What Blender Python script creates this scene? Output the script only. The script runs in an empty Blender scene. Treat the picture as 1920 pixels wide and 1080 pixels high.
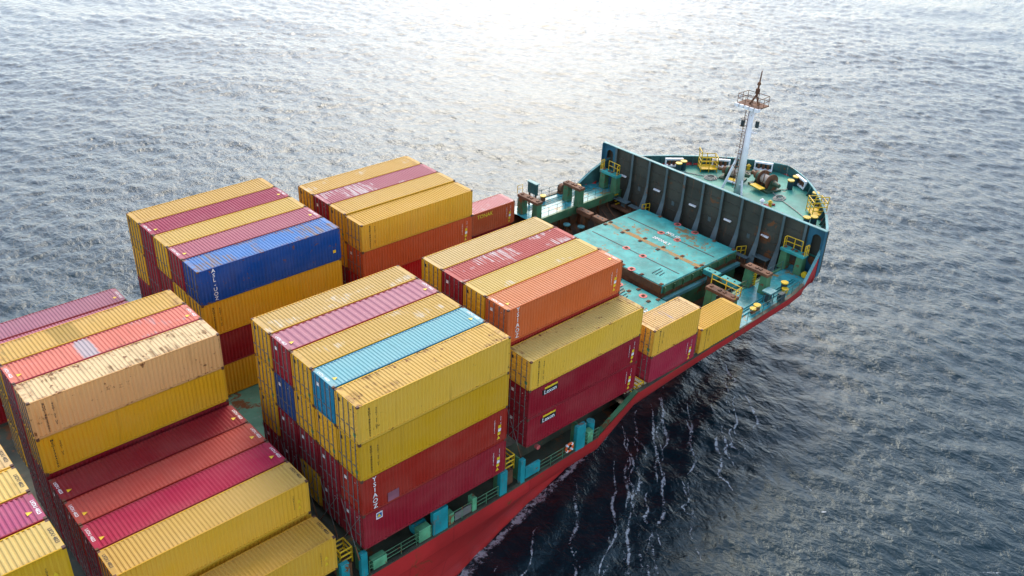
import bpy, bmesh, math, random
import numpy as np
from mathutils import Vector, Matrix
R = math.radians
random.seed(7)
scene = bpy.context.scene
col = scene.collection

# ------------------------------------------------------------------ camera
cam_d = bpy.data.cameras.new('camera')
cam = bpy.data.objects.new('camera', cam_d)
col.objects.link(cam)
scene.camera = cam
YAW, PIT, ROLL = R(46.654), R(-30.041), R(2.553)
fw = Vector((math.cos(PIT) * math.cos(YAW), math.cos(PIT) * math.sin(YAW), math.sin(PIT)))
r0 = fw.cross(Vector((0, 0, 1))).normalized()
u0 = r0.cross(fw)
rt = math.cos(ROLL) * r0 + math.sin(ROLL) * u0
up = -math.sin(ROLL) * r0 + math.cos(ROLL) * u0
mw = Matrix((rt, up, -fw)).transposed().to_4x4()
mw.translation = Vector((-23.297, -54.098, 56.133))
cam.matrix_world = mw
cam_d.sensor_width = 36.0
cam_d.lens = 36.0 * 1733.2 / 1920.0
cam_d.clip_start = 0.5
cam_d.clip_end = 30000

# ------------------------------------------------------------------ light
SUN_AZ, SUN_EL = 49.0, 40.0          # azimuth from +X towards +Y
world = bpy.data.worlds.new('World')
scene.world = world
world.use_nodes = True
wn = world.node_tree
sky = wn.nodes.new('ShaderNodeTexSky')
sky.sky_type = 'NISHITA'
sky.sun_disc = False
sky.sun_elevation = R(SUN_EL)
sky.sun_rotation = R(90.0 - SUN_AZ)
sky.air_density = 1.0
sky.dust_density = 1.0
sky.ozone_density = 2.0
bg = wn.nodes['Background']
bg.inputs['Strength'].default_value = 0.15
hsv = wn.nodes.new('ShaderNodeHueSaturation')     # thin high haze: a paler sky
hsv.inputs['Saturation'].default_value = 0.72
wn.links.new(sky.outputs[0], hsv.inputs['Color'])
wn.links.new(hsv.outputs[0], bg.inputs['Color'])
sun_d = bpy.data.lights.new('sun', 'SUN')
sun_d.energy = 1.0
sun_d.angle = R(27)
sun_d.color = (1.0, 0.82, 0.60)
sun = bpy.data.objects.new('sun', sun_d)
col.objects.link(sun)
sdir = Vector((math.cos(R(SUN_EL)) * math.cos(R(SUN_AZ)), math.cos(R(SUN_EL)) * math.sin(R(SUN_AZ)), math.sin(R(SUN_EL))))
sun.rotation_euler = sdir.to_track_quat('Z', 'Y').to_euler()
sun.location = sdir * 200
scene.view_settings.view_transform = 'Standard'
scene.view_settings.look = 'None'
scene.view_settings.gamma = 1.0
scene.view_settings.exposure = 1.5
scene.cycles.max_bounces = 6
scene.cycles.use_denoising = True

# ------------------------------------------------------------------ helpers
def lin(r, g, b, k=1.0):
    f = lambda c: ((c / 255.0) / 12.92 if c <= 10 else (((c / 255.0) + 0.055) / 1.055) ** 2.4)
    return tuple(min(0.85, f(c) * k) for c in (r, g, b))

def tag(o, label=None, cat=None, group=None, kind=None):
    if label: o['label'] = label
    if cat: o['category'] = cat
    if group: o['group'] = group
    if kind: o['kind'] = kind
    return o

def empty(name, loc=(0, 0, 0), parent=None):
    o = bpy.data.objects.new(name, None)
    o.empty_display_size = 0.5
    o.location = loc
    col.objects.link(o)
    if parent: o.parent = parent
    return o

def link(name, me, parent=None, loc=(0, 0, 0), mat=None, rot=None):
    o = bpy.data.objects.new(name, me)
    o.location = loc
    if rot: o.rotation_euler = rot
    col.objects.link(o)
    if parent: o.parent = parent
    if mat is not None:
        if not me.materials: me.materials.append(mat)
        elif me.materials[0] is not mat:
            o.material_slots[0].link = 'OBJECT'
            o.material_slots[0].material = mat
    return o

class MB:
    """collects shapes into one mesh"""
    def __init__(s): s.v, s.f = [], []
    def poly(s, pts, faces):
        n = len(s.v); s.v += [tuple(p) for p in pts]; s.f += [tuple(i + n for i in f) for f in faces]; return s
    def box(s, x0, x1, y0, y1, z0, z1):
        return s.poly([(x0, y0, z0), (x1, y0, z0), (x1, y1, z0), (x0, y1, z0), (x0, y0, z1), (x1, y0, z1), (x1, y1, z1), (x0, y1, z1)],
                      [(0, 3, 2, 1), (4, 5, 6, 7), (0, 1, 5, 4), (1, 2, 6, 5), (2, 3, 7, 6), (3, 0, 4, 7)])
    def cyl(s, c, r, h, n=14, r2=None, ax='z'):
        r2 = r if r2 is None else r2
        P = []
        for k, (rr, t) in enumerate(((r, 0), (r2, h))):
            for i in range(n):
                a = 2 * math.pi * i / n
                d = {'z': (rr * math.cos(a), rr * math.sin(a), t), 'y': (rr * math.sin(a), t, rr * math.cos(a)), 'x': (t, rr * math.cos(a), rr * math.sin(a))}[ax]
                P.append((c[0] + d[0], c[1] + d[1], c[2] + d[2]))
        F = [(i, (i + 1) % n, n + (i + 1) % n, n + i) for i in range(n)]
        F += [tuple(range(n - 1, -1, -1)), tuple(range(n, 2 * n))]
        return s.poly(P, F)
    def tube(s, a, b, r, n=6, r2=None):
        a, b = Vector(a), Vector(b); r2 = r if r2 is None else r2
        d = (b - a).normalized()
        x = d.orthogonal().normalized(); y = d.cross(x)
        P = []
        for c, rr in ((a, r), (b, r2)):
            for i in range(n):
                t = 2 * math.pi * i / n
                P.append(c + x * rr * math.cos(t) + y * rr * math.sin(t))
        F = [(i, (i + 1) % n, n + (i + 1) % n, n + i) for i in range(n)]
        F += [tuple(range(n - 1, -1, -1)), tuple(range(n, 2 * n))]
        return s.poly(P, F)
    def prism(s, prof, ax, t0, t1):
        """extrude a 2-D outline along an axis ('x','y','z')"""
        n = len(prof)
        m = {'x': lambda p, t: (t, p[0], p[1]), 'y': lambda p, t: (p[0], t, p[1]), 'z': lambda p, t: (p[0], p[1], t)}[ax]
        P = [m(p, t0) for p in prof] + [m(p, t1) for p in prof]
        F = [(i, (i + 1) % n, n + (i + 1) % n, n + i) for i in range(n)]
        F += [tuple(range(n - 1, -1, -1)), tuple(range(n, 2 * n))]
        return s.poly(P, F)
    def mesh(s, name, mat=None, smooth=False, fix=True):
        me = bpy.data.meshes.new(name)
        me.from_pydata(s.v, [], s.f)
        if fix:
            bm = bmesh.new(); bm.from_mesh(me); bmesh.ops.recalc_face_normals(bm, faces=bm.faces); bm.to_mesh(me); bm.free()
        if smooth:
            for p in me.polygons: p.use_smooth = True
        if mat: me.materials.append(mat)
        me.update()
        return me
    def build(s, name, mat, parent=None, loc=(0, 0, 0), smooth=False, rot=None, bevel=0):
        o = link(name, s.mesh(name, mat, smooth), parent, loc, rot=rot)
        if bevel:
            b = o.modifiers.new('bevel', 'BEVEL'); b.width = bevel; b.segments = 1; b.limit_method = 'ANGLE'
        return o

# ------------------------------------------------------------------ materials
def nmat(name):
    m = bpy.data.materials.new(name); m.use_nodes = True
    nt = m.node_tree
    return m, nt, nt.nodes['Principled BSDF']

def mixc(nt, fac, a, b):
    n = nt.nodes.new('ShaderNodeMix'); n.data_type = 'RGBA'
    for s, v in ((0, fac), (6, a), (7, b)):
        if isinstance(v, (int, float)): n.inputs[s].default_value = v
        elif isinstance(v, tuple): n.inputs[s].default_value = (*v[:3], 1)
        else: nt.links.new(v, n.inputs[s])
    return n.outputs[2]

def noise(nt, vec, scale, detail=4, rough=0.55, dist=0.0):
    n = nt.nodes.new('ShaderNodeTexNoise')
    n.inputs['Scale'].default_value = scale; n.inputs['Detail'].default_value = detail
    n.inputs['Roughness'].default_value = rough; n.inputs['Distortion'].default_value = dist
    if vec: nt.links.new(vec, n.inputs['Vector'])
    return n.outputs['Fac']

def ramp(nt, fac, a, b):
    n = nt.nodes.new('ShaderNodeMapRange'); n.interpolation_type = 'SMOOTHSTEP'
    for k, v in ((0, fac), (1, a), (2, b)):
        if isinstance(v, (int, float)): n.inputs[k].default_value = v
        else: nt.links.new(v, n.inputs[k])
    return n.outputs[0]

def math_(nt, op, a, b=None, clamp=False):
    n = nt.nodes.new('ShaderNodeMath'); n.operation = op; n.use_clamp = clamp
    for k, v in ((0, a), (1, b)):
        if v is None: continue
        if isinstance(v, (int, float)): n.inputs[k].default_value = v
        else: nt.links.new(v, n.inputs[k])
    return n.outputs[0]

def mapping(nt, src, scale):
    n = nt.nodes.new('ShaderNodeMapping'); n.inputs['Scale'].default_value = scale
    nt.links.new(src, n.inputs['Vector']); return n.outputs[0]

def setspec(b, v):
    b.inputs['Specular IOR Level'].default_value = v

RUST = (0.17, 0.065, 0.022)
def painted(name, c, rough=0.5, rust=0.0, var=0.25, pale=0.0, scale=0.5, spec=0.4, rustcol=RUST):
    """weathered ship paint: broad tone drift, paler worn spots, rust patches"""
    m, nt, b = nmat(name)
    tc = nt.nodes.new('ShaderNodeTexCoord').outputs['Object']
    n1 = noise(nt, tc, scale, 5)
    n2 = noise(nt, mapping(nt, tc, (1.3, 1.3, 1.3)), scale * 3.3, 6, 0.62)
    dark = tuple(x * (1 - var) for x in c); lite = tuple(min(0.9, x * (1 + var * 0.8)) for x in c)
    cc = mixc(nt, ramp(nt, n1, 0.3, 0.7), dark, lite)
    if pale:
        cc = mixc(nt, math_(nt, 'MULTIPLY', ramp(nt, n2, 0.52, 0.72), pale), cc, tuple(0.5 * x + 0.25 for x in c))
    if rust:
        n3 = noise(nt, tc, scale * 2.1, 8, 0.7, 0.4)
        cc = mixc(nt, ramp(nt, math_(nt, 'ADD', n3, math_(nt, 'MULTIPLY', math_(nt, 'SUBTRACT', noise(nt, tc, scale * 0.45, 2), 0.5), 0.7)), 0.72 - 0.3 * rust, 0.80 - 0.3 * rust), cc, rustcol)
        n4 = noise(nt, mapping(nt, tc, (4, 4, 0.4)), scale * 2.0, 5, 0.65)
        cc = mixc(nt, math_(nt, 'MULTIPLY', ramp(nt, n4, 0.62 - 0.15 * rust, 0.8), 0.75), cc, tuple(1.3 * x for x in rustcol))
    nt.links.new(cc, b.inputs['Base Color'])
    b.inputs['Roughness'].default_value = rough
    setspec(b, spec)
    bp = nt.nodes.new('ShaderNodeBump'); bp.inputs['Strength'].default_value = 0.25; bp.inputs['Distance'].default_value = 0.02
    nt.links.new(n2, bp.inputs['Height']); nt.links.new(bp.outputs[0], b.inputs['Normal'])
    return m

def container_mat(name, stretch, rustbias=0.0, scrape=None, spec=0.12, rough=0.55, edge=0, band=None, amount=0.50):
    """paint in the object's own colour (obj.color), alpha = how worn it is"""
    m, nt, b = nmat(name)
    oi = nt.nodes.new('ShaderNodeObjectInfo')
    tc = nt.nodes.new('ShaderNodeTexCoord').outputs['Object']
    off = nt.nodes.new('ShaderNodeVectorMath'); off.operation = 'MULTIPLY_ADD'
    comb = nt.nodes.new('ShaderNodeCombineXYZ')
    for k in range(3): nt.links.new(oi.outputs['Random'], comb.inputs[k])
    nt.links.new(comb.outputs[0], off.inputs[0]); off.inputs[1].default_value = (91, 57, 33); nt.links.new(tc, off.inputs[2])
    v = off.outputs[0]
    base = oi.outputs['Color']; wear = oi.outputs['Alpha']
    n1 = noise(nt, mapping(nt, v, (0.35, 0.6, 0.6)), 1.0, 4)
    n2 = noise(nt, mapping(nt, v, stretch), 1.0, 5, 0.6)
    n3 = noise(nt, v, 1.7, 8, 0.68, 0.3)
    cc = mixc(nt, ramp(nt, n1, 0.3, 0.75), base, mixc(nt, 0.045, base, (0.75, 0.6, 0.45)))
    cc = mixc(nt, math_(nt, 'MULTIPLY', ramp(nt, n2, 0.55, 0.8), math_(nt, 'MULTIPLY', math_(nt, 'ADD', wear, 0.25), 0.65)), cc, mixc(nt, 0.5, base, (0.07, 0.045, 0.025)))
    thr = math_(nt, 'SUBTRACT', 0.80 - rustbias, math_(nt, 'MULTIPLY', wear, 0.22))
    rm = ramp(nt, n3, thr, math_(nt, 'ADD', thr, 0.07))
    cc = mixc(nt, rm, cc, RUST)
    if scrape:
        n5 = noise(nt, mapping(nt, v, (0.30, 0.55, 1)), 1.0, 2, 0.5)
        n6 = noise(nt, mapping(nt, v, (5.5, 0.45, 1)), 1.0, 4, 0.6)
        cc = mixc(nt, math_(nt, 'MULTIPLY', math_(nt, 'MULTIPLY', ramp(nt, n5, amount, amount + 0.08), ramp(nt, n6, 0.46, 0.58)), 0.8), cc, scrape)
    if band:   # a strip of worn-through paint across a few ribs
        sb = nt.nodes.new('ShaderNodeSeparateXYZ'); nt.links.new(tc, sb.inputs[0])
        wob = math_(nt, 'ADD', sb.outputs[0], math_(nt, 'MULTIPLY', math_(nt, 'SUBTRACT', n3, 0.5), 0.9))
        bm_ = math_(nt, 'MULTIPLY', ramp(nt, wob, band[0] - 0.15, band[0] + 0.15), math_(nt, 'SUBTRACT', 1.0, ramp(nt, wob, band[1] - 0.15, band[1] + 0.15)))
        cc = mixc(nt, math_(nt, 'MULTIPLY', bm_, band[3]), cc, band[2])
    if edge:   # rust bleeding in from the roof's rim and the corner castings
        sx = nt.nodes.new('ShaderNodeSeparateXYZ'); nt.links.new(tc, sx.inputs[0])
        ex = math_(nt, 'ABSOLUTE', sx.outputs[0]); ey = math_(nt, 'ABSOLUTE', sx.outputs[1])
        e1 = math_(nt, 'ADD', ramp(nt, ex, edge - 0.9, edge), ramp(nt, ey, 0.75, 1.25))
        e2 = math_(nt, 'MULTIPLY', math_(nt, 'MULTIPLY', e1, ramp(nt, n3, 0.42, 0.72)), math_(nt, 'MULTIPLY', wear, 1.3), True)
        cc = mixc(nt, e2, cc, (0.2, 0.085, 0.035))
    nt.links.new(cc, b.inputs['Base Color'])
    b.inputs['Roughness'].default_value = rough
    setspec(b, spec)
    bp = nt.nodes.new('ShaderNodeBump'); bp.inputs['Strength'].default_value = 0.5; bp.inputs['Distance'].default_value = 0.06
    nt.links.new(noise(nt, v, 0.9, 3, 0.5), bp.inputs['Height']); nt.links.new(bp.outputs[0], b.inputs['Normal'])
    return m

M = {}
M['c_side'] = container_mat('container_side_paint', (2.2, 2.2, 0.22), 0.0)
M['c_roof'] = container_mat('container_roof_paint', (2.6, 0.35, 1.0), 0.0, edge=6.0)
M['c_roof_scraped'] = container_mat('container_roof_scraped', (2.6, 0.35, 1.0), 0.02, scrape=(0.60, 0.54, 0.50), edge=6.0)
M['c_roof_rusty'] = container_mat('container_roof_rusty', (2.6, 0.35, 1.0), 0.0, scrape=(0.26, 0.17, 0.11), edge=6.0)
M['c_roof_grey'] = container_mat('container_roof_grey_band', (2.6, 0.35, 1.0), 0.02, scrape=(0.42, 0.30, 0.29), edge=6.0, band=(-1.75, -0.75, (0.40, 0.36, 0.36), 0.9), amount=0.60)
M['c_roof_olive'] = container_mat('container_roof_olive_band', (2.6, 0.35, 1.0), 0.0, scrape=(0.30, 0.20, 0.06), edge=6.0, band=(-2.5, -0.8, (0.28, 0.18, 0.035), 0.6), amount=0.60)
M['c_roof_brown'] = container_mat('container_roof_brown_scuffs', (2.6, 0.35, 1.0), 0.03, scrape=(0.17, 0.085, 0.025), edge=6.0, amount=0.565)
M['c_roof_lilac'] = container_mat('container_roof_lilac_scuffs', (2.6, 0.35, 1.0), 0.02, scrape=(0.42, 0.36, 0.38), edge=3.0, amount=0.55)
M['c_roof_wear'] = container_mat('container_roof_light_wear', (2.6, 0.35, 1.0), 0.0, scrape=(0.60, 0.52, 0.38), edge=6.0, amount=0.56)
M['c_frame'] = container_mat('container_frame_paint', (1.0, 1.0, 1.0), 0.0)
M['casting'] = painted('corner_casting_steel', (0.10, 0.045, 0.03), 0.7, 0.6, scale=3)
M['rod'] = painted('galvanised_rod', (0.15, 0.14, 0.13), 0.4, 0.15, scale=2)
M['ink_black'] = painted('black_lettering', (0.02, 0.018, 0.016), 0.6, scale=3)
M['ink_white'] = painted('white_lettering', (0.75, 0.73, 0.71), 0.6, scale=3)
M['ink_yellow'] = painted('yellow_lettering', (0.80, 0.50, 0.02), 0.55, scale=3)
M['ink_blue'] = painted('blue_logo_paint', (0.02, 0.10, 0.30), 0.55, scale=3)
M['ink_green'] = painted('green_sticker', (0.02, 0.30, 0.10), 0.55, scale=3)
M['hull_red'] = painted('hull_red_paint', (0.45, 0.026, 0.024), 0.45, 0.10, 0.2, scale=0.16, spec=0.3)
M['teal'] = painted('teal_deck_paint', (0.040, 0.31, 0.285), 0.55, 0.40, 0.3, 0.2, scale=0.7, spec=0.2, rustcol=(0.20, 0.13, 0.055))
M['teal_wet'] = painted('wet_teal_deck', (0.035, 0.25, 0.27), 0.25, 0.38, 0.5, 0.45, scale=0.5, spec=0.4, rustcol=(0.22, 0.15, 0.05))
M['fo_deck'] = painted('forecastle_deck_paint', (0.045, 0.25, 0.19), 0.45, 0.16, 0.28, 0.25, scale=0.4, spec=0.3)
M['teal_plate'] = painted('teal_stanchion_paint', (0.012, 0.24, 0.26), 0.5, 0.36, 0.2, scale=0.8)
M['green'] = painted('green_steel_paint', (0.06, 0.17, 0.08), 0.5, 0.5, 0.3, scale=0.7)
M['green_lt'] = painted('light_green_box_paint', (0.10, 0.32, 0.16), 0.5, 0.25, 0.3, scale=0.9)
M['deck_dark'] = painted('dirty_deck_steel', (0.055, 0.06, 0.038), 0.65, 0.45, 0.4, scale=0.5)
M['cover_green'] = painted('green_hatch_paint', (0.10, 0.26, 0.17), 0.5, 0.35, 0.3, 0.3, scale=0.4)
M['rusty'] = painted('rusty_steel', (0.15, 0.065, 0.03), 0.75, 0.6, 0.4, scale=0.9)
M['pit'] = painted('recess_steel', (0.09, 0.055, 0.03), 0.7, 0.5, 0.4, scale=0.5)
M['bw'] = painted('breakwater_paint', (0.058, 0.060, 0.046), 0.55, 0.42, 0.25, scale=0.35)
M['bw_rib'] = painted('breakwater_rib_paint', (0.085, 0.125, 0.13), 0.5, 0.15, 0.2, scale=0.5)
M['bw_blue'] = painted('breakwater_end_paint', (0.03, 0.13, 0.19), 0.45, 0.18, 0.2, scale=0.5)
M['cap'] = painted('teal_rail_cap', (0.09, 0.27, 0.27), 0.5, 0.34, 0.2, scale=0.9)
M['bul_in'] = painted('bulwark_inner_paint', (0.035, 0.11, 0.10), 0.5, 0.28, 0.3, scale=0.6)
M['yellow'] = painted('yellow_steel_paint', (0.66, 0.42, 0.012), 0.45, 0.18, 0.2, scale=1.2)
M['white'] = painted('white_mast_paint', (0.84, 0.83, 0.83), 0.4, 0.10, 0.08, scale=0.8)
M['darkblue'] = painted('bollard_paint', (0.012, 0.04, 0.055), 0.45, 0.2, 0.3, scale=1.2)
M['pink'] = painted('red_socket_paint', (0.55, 0.11, 0.10), 0.55, 0.3, 0.25, scale=2)
M['orange'] = painted('orange_lifebuoy', (0.75, 0.12, 0.02), 0.5, scale=2)
M['joint'] = painted('rubber_joint', (0.03, 0.05, 0.055), 0.6, scale=1)
M['rope'] = painted('mooring_rope', (0.45, 0.40, 0.34), 0.9, scale=6)
M['seam'] = painted('rusted_seam_paint', (0.075, 0.27, 0.24), 0.7, 1.05, 0.3, scale=1.1, spec=0.2, rustcol=(0.33, 0.19, 0.065))
M['faded'] = painted('faded_violet_patch', (0.26, 0.09, 0.12), 0.6, scale=2)
M['winch'] = painted('winch_green', (0.045, 0.10, 0.055), 0.5, 0.55, 0.3, scale=1.3)

def add_seams(m, sx, sz):
    nt = m.node_tree; b = nt.nodes['Principled BSDF']
    geo = nt.nodes.new('ShaderNodeNewGeometry').outputs['Position']
    sp = nt.nodes.new('ShaderNodeSeparateXYZ'); nt.links.new(geo, sp.inputs[0])
    cb = nt.nodes.new('ShaderNodeCombineXYZ'); nt.links.new(sp.outputs[0], cb.inputs[0]); nt.links.new(sp.outputs[2], cb.inputs[1])
    br = nt.nodes.new('ShaderNodeTexBrick')
    br.inputs['Color1'].default_value = (1, 1, 1, 1); br.inputs['Color2'].default_value = (0.86, 0.86, 0.86, 1); br.inputs['Mortar'].default_value = (0.6, 0.6, 0.6, 1)
    br.inputs['Scale'].default_value = 1.0; br.inputs['Mortar Size'].default_value = 0.03; br.inputs['Brick Width'].default_value = sx; br.inputs['Row Height'].default_value = sz
    nt.links.new(cb.outputs[0], br.inputs['Vector'])
    old = b.inputs['Base Color'].links[0].from_socket
    mx = nt.nodes.new('ShaderNodeMix'); mx.data_type = 'RGBA'; mx.blend_type = 'MULTIPLY'; mx.inputs[0].default_value = 1.0
    nt.links.new(old, mx.inputs[6]); nt.links.new(br.outputs['Color'], mx.inputs[7]); nt.links.new(mx.outputs[2], b.inputs['Base Color'])
add_seams(M['hull_red'], 7.5, 2.2)
# ------------------------------------------------------------------ hull form
def interp(tab, x):
    if x <= tab[0][0]: return tab[0][1:]
    for a, b in zip(tab, tab[1:]):
        if x <= b[0]:
            t = (x - a[0]) / (b[0] - a[0])
            return tuple(p + (q - p) * t for p, q in zip(a[1:], b[1:]))
    return tab[-1][1:]
TOP = [(-75, 16.55, 8.4), (8, 16.55, 8.4), (22.6, 16.4, 8.5), (27.2, 16.4, 10.85), (42, 16.15, 11.15), (50, 15.95, 11.3), (52.4, 15.75, 11.45),
       (54.3, 15.4, 12.9), (56.6, 14.85, 14.25), (59, 13.9, 14.2), (61.4, 12.5, 14.15), (64.2, 10.7, 14.1), (67.6, 7.8, 14.1), (69.6, 5.7, 14.1), (71.2, 3.8, 14.05), (72.3, 2.0, 14.05), (72.8, 0.9, 14.05), (73, 0.02, 14.05)]
BW = [(-75, 16.5), (-12, 16.4), (0, 15.7), (9.5, 14.3), (15.5, 12.8), (22.7, 11.3), (28, 10.2), (40, 7.0), (50, 4.0), (58, 1.6), (63, 0.3), (64, 0.02), (80, 0.02)]
def zbot(x): return -1.5 if x < 62.5 else -1.5 + (x - 62.5) / 10.5 * 14.0
def half(x, z):
    bt, zt = interp(TOP, x)
    bw = interp(BW, x)[0]
    z0 = max(0.0, zbot(x)); zk = min(zt - 1.25, 10.6 + 2.3 * min(1.0, max(0.0, (x - 56.8) / 2.5)))
    if z >= zk: return bt
    s = max(0.0, (z - z0) / max(0.05, zk - z0))
    n = 1.0 + 1.3 * min(1, max(0, (x - 5) / 30.0))
    return min(bt, bw + (bt - bw) * s ** n) if bw < bt else bt

ship = empty('container_ship', (0, 0, 0))
tag(ship, 'red hulled container ship with teal decks and a white foremast, seen from the bow half', 'ship')

xs = list(np.arange(-75, -10, 5)) + list(np.arange(-10, 23, 2)) + [22.6, 24.2, 25.7, 27.2] + list(np.arange(28, 52, 2)) + [52.4, 53.4, 54.3, 55.4, 56.6] + list(np.arange(58, 70, 1.0)) + [70, 70.6, 71.2, 71.8, 72.3, 72.6, 72.8, 73.0]
NS = 16
hm = MB()
for side in (-1, 1):
    P = []
    for x in xs:
        bt, zt = interp(TOP, x)
        zb = min(zbot(x), zt - 1.3)
        for j in range(NS + 1):
            t = j / NS
            z = zb + (zt - zb) * t
            P.append((x, side * half(x, z), z))
    F = []
    for i in range(len(xs) - 1):
        for j in range(NS):
            a = i * (NS + 1) + j
            F.append((a, a + NS + 1, a + NS + 2, a + 1))
    hm.poly(P, F)
hull = hm.build('hull', M['hull_red'], ship, smooth=True)

def deck_poly(name, x0, x1, z, mat, inner=None, side=0, inset=0.12, step=0.8, thick=0.0, flat=False):
    """deck sheet between the centreline (or |y|=inner) and the hull side"""
    n = max(2, int((x1 - x0) / step) + 1)
    mb = MB(); P = []
    for i in range(n):
        x = x0 + (x1 - x0) * i / (n - 1)
        bo = max(0.02, min(half(x, z), half(x, z + 0.3)) - inset)
        if side == 0: P += [(x, -bo, z), (x, bo, z)]
        else: P += [(x, side * inner, z), (x, side * max(bo, inner + 0.01), z)]
    F = [(2 * i, 2 * i + 2, 2 * i + 3, 2 * i + 1) for i in range(n - 1)]
    mb.poly(P, F)
    if thick:
        k = len(P)
        mb.poly([(p[0], p[1], z - thick) for p in P[::2]] + [p for p in P[::2]], [(i, i + 1, k // 2 + i + 1, k // 2 + i) for i in range(k // 2 - 1)])
    return mb.build(name, mat, ship)

deck_poly('main_deck', -74, 26.3, 8.33, M['deck_dark'])
cd = MB().box(-70, 28.0, -14.2, 14.2, 8.4, 10.25).build('hatch_coaming', M['deck_dark'], ship)
deck_poly('forward_cargo_deck', 26.4, 41.45, 9.35, M['deck_dark'])
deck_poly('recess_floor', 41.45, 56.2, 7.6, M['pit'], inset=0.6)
for s in (-1, 1):
    o = deck_poly('side_deck', 41.5, 56.25, 11.2, M['teal_wet'], 12.0, s, 0.1)
    MB().box(41.5, 56.2, min(s * 12.0, s * 11.72), max(s * 12.0, s * 11.72), 10.25, 11.25).build('deck_girder', M['green'], ship)
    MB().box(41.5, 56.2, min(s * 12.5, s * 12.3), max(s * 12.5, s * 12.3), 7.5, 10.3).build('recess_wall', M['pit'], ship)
    for x in np.arange(43.0, 56, 1.6):   # frames of the recess wall
        MB().prism([(s * 12.3, 7.65), (s * 12.3, 10.2), (s * 12.0, 10.2), (s * 11.6, 7.65)], 'x', x, x + 0.08).build('wall_frame', M['rusty'], ship)
_zz = list(np.arange(7.5, 12.86, 0.535))
MB().prism([(-half(56.4, z) + 0.2, z) for z in _zz] + [(half(56.4, z) - 0.2, z) for z in _zz[::-1]], 'x', 56.34, 56.44).build('bulkhead', M['bw'], ship)
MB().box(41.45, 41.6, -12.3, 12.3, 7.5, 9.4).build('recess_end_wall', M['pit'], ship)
fdeck = deck_poly('forecastle_deck', 56.5, 72.7, 12.9, M['fo_deck'], inset=0.2, step=0.4)

for s in (-1, 1):      # skin lining the recess where the hull flares in
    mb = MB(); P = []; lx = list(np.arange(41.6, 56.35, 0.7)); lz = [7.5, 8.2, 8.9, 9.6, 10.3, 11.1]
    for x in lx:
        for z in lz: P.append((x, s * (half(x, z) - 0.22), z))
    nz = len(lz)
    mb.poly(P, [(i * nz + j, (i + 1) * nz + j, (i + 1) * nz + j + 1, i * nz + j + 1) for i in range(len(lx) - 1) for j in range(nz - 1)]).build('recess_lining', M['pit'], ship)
# ---- bulwark round the forecastle: inner skin, cap rail and bracket stays
bul = empty('bulwark', (0, 0, 0), ship)
bx = list(np.arange(52.6, 70, 0.6)) + list(np.arange(70, 73.01, 0.25))
for s in (-1, 1):
    mb = MB(); P = []
    for x in bx:
        bt, zt = interp(TOP, x)
        bi = max(0.01, bt - 0.12)
        zb = 11.2 if x < 56.4 else 12.85
        P += [(x, s * bi, zb), (x, s * bi, zt - 0.03)]
    mb.poly(P, [(2 * i, 2 * i + 2, 2 * i + 3, 2 * i + 1) for i in range(len(bx) - 1)])
    mb.build('inner_skin', M['bul_in'], bul)
    mb = MB(); P = []
    for x in bx:
        bt, zt = interp(TOP, x)
        P += [(x, s * max(0.0, bt - 0.26), zt), (x, s * (bt + 0.05), zt), (x, s * (bt + 0.05), zt - 0.09), (x, s * max(0.0, bt - 0.26), zt - 0.09)]
    F = []
    for i in range(len(bx) - 1):
        for j in range(4):
            F.append((4 * i + j, 4 * i + (j + 1) % 4, 4 * i + 4 + (j + 1) % 4, 4 * i + 4 + j))
    mb.poly(P, F).build('cap_rail', M['cap'], bul)
    d = 57.2
    while d < 72.2:
        bt, zt = interp(TOP, d); b2, _ = interp(TOP, d + 0.1)
        tx, ty = 0.1, s * (b2 - bt); L = math.hypot(tx, ty); tx /= L; ty /= L
        nx, ny = (ty, -tx) if s > 0 else (-ty, tx)          # inward
        if ny * s > 0: nx, ny = -nx, -ny
        px, py = d, s * (bt - 0.14)
        w = 0.04
        pts = []
        for o in (-w, w):
            for (t, z) in ((0, 12.9), (0, zt - 0.1), (0.12, zt - 0.1), (0.55, 12.9)):
                pts.append((px + nx * t + tx * o, py + ny * t + ty * o, z))
        MB().poly(pts, [(0, 1, 2, 3), (7, 6, 5, 4), (0, 4, 5, 1), (1, 5, 6, 2), (2, 6, 7, 3), (3, 7, 4, 0)]).build('stay', M['bul_in'], bul)
        d += 1.1 * abs(tx) + 0.15
for s in (-1, 1):   # low gunwale strip along the raised side decks
    mb = MB(); P = []
    gx = list(np.arange(27.2, 52.7, 1.5))
    for x in gx:
        bt, zt = interp(TOP, x)
        P += [(x, s * (bt - 0.35), zt - 0.05), (x, s * (bt - 0.35), zt + 0.02), (x, s * (bt + 0.02), zt + 0.02), (x, s * (bt + 0.02), zt - 0.05)]
    F = [(4 * i + j, 4 * i + (j + 1) % 4, 4 * i + 4 + (j + 1) % 4, 4 * i + 4 + j) for i in range(len(gx) - 1) for j in range(4)]
    mb.poly(P, F).build('gunwale', M['deck_dark'], ship)
    gx = [-74, 8, 22.6]
    mb = MB(); P = []
    for x in gx:
        bt, zt = interp(TOP, x)
        P += [(x, s * (bt - 0.25), zt - 0.08), (x, s * (bt - 0.25), zt + 0.06), (x, s * (bt + 0.02), zt + 0.06), (x, s * (bt + 0.02), zt - 0.08)]
    F = [(4 * i + j, 4 * i + (j + 1) % 4, 4 * i + 4 + (j + 1) % 4, 4 * i + 4 + j) for i in range(2) for j in range(4)]
    mb.poly(P, F).build('gunwale', M['deck_dark'], ship)
    # sloping green plate where the side steps up
    MB().prism([(22.6, 8.52), (27.2, 10.87), (27.2, 10.7), (22.9, 8.45)], 'y', s * 16.32, s * 15.9).build('step_plate', M['green'], ship)

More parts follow.
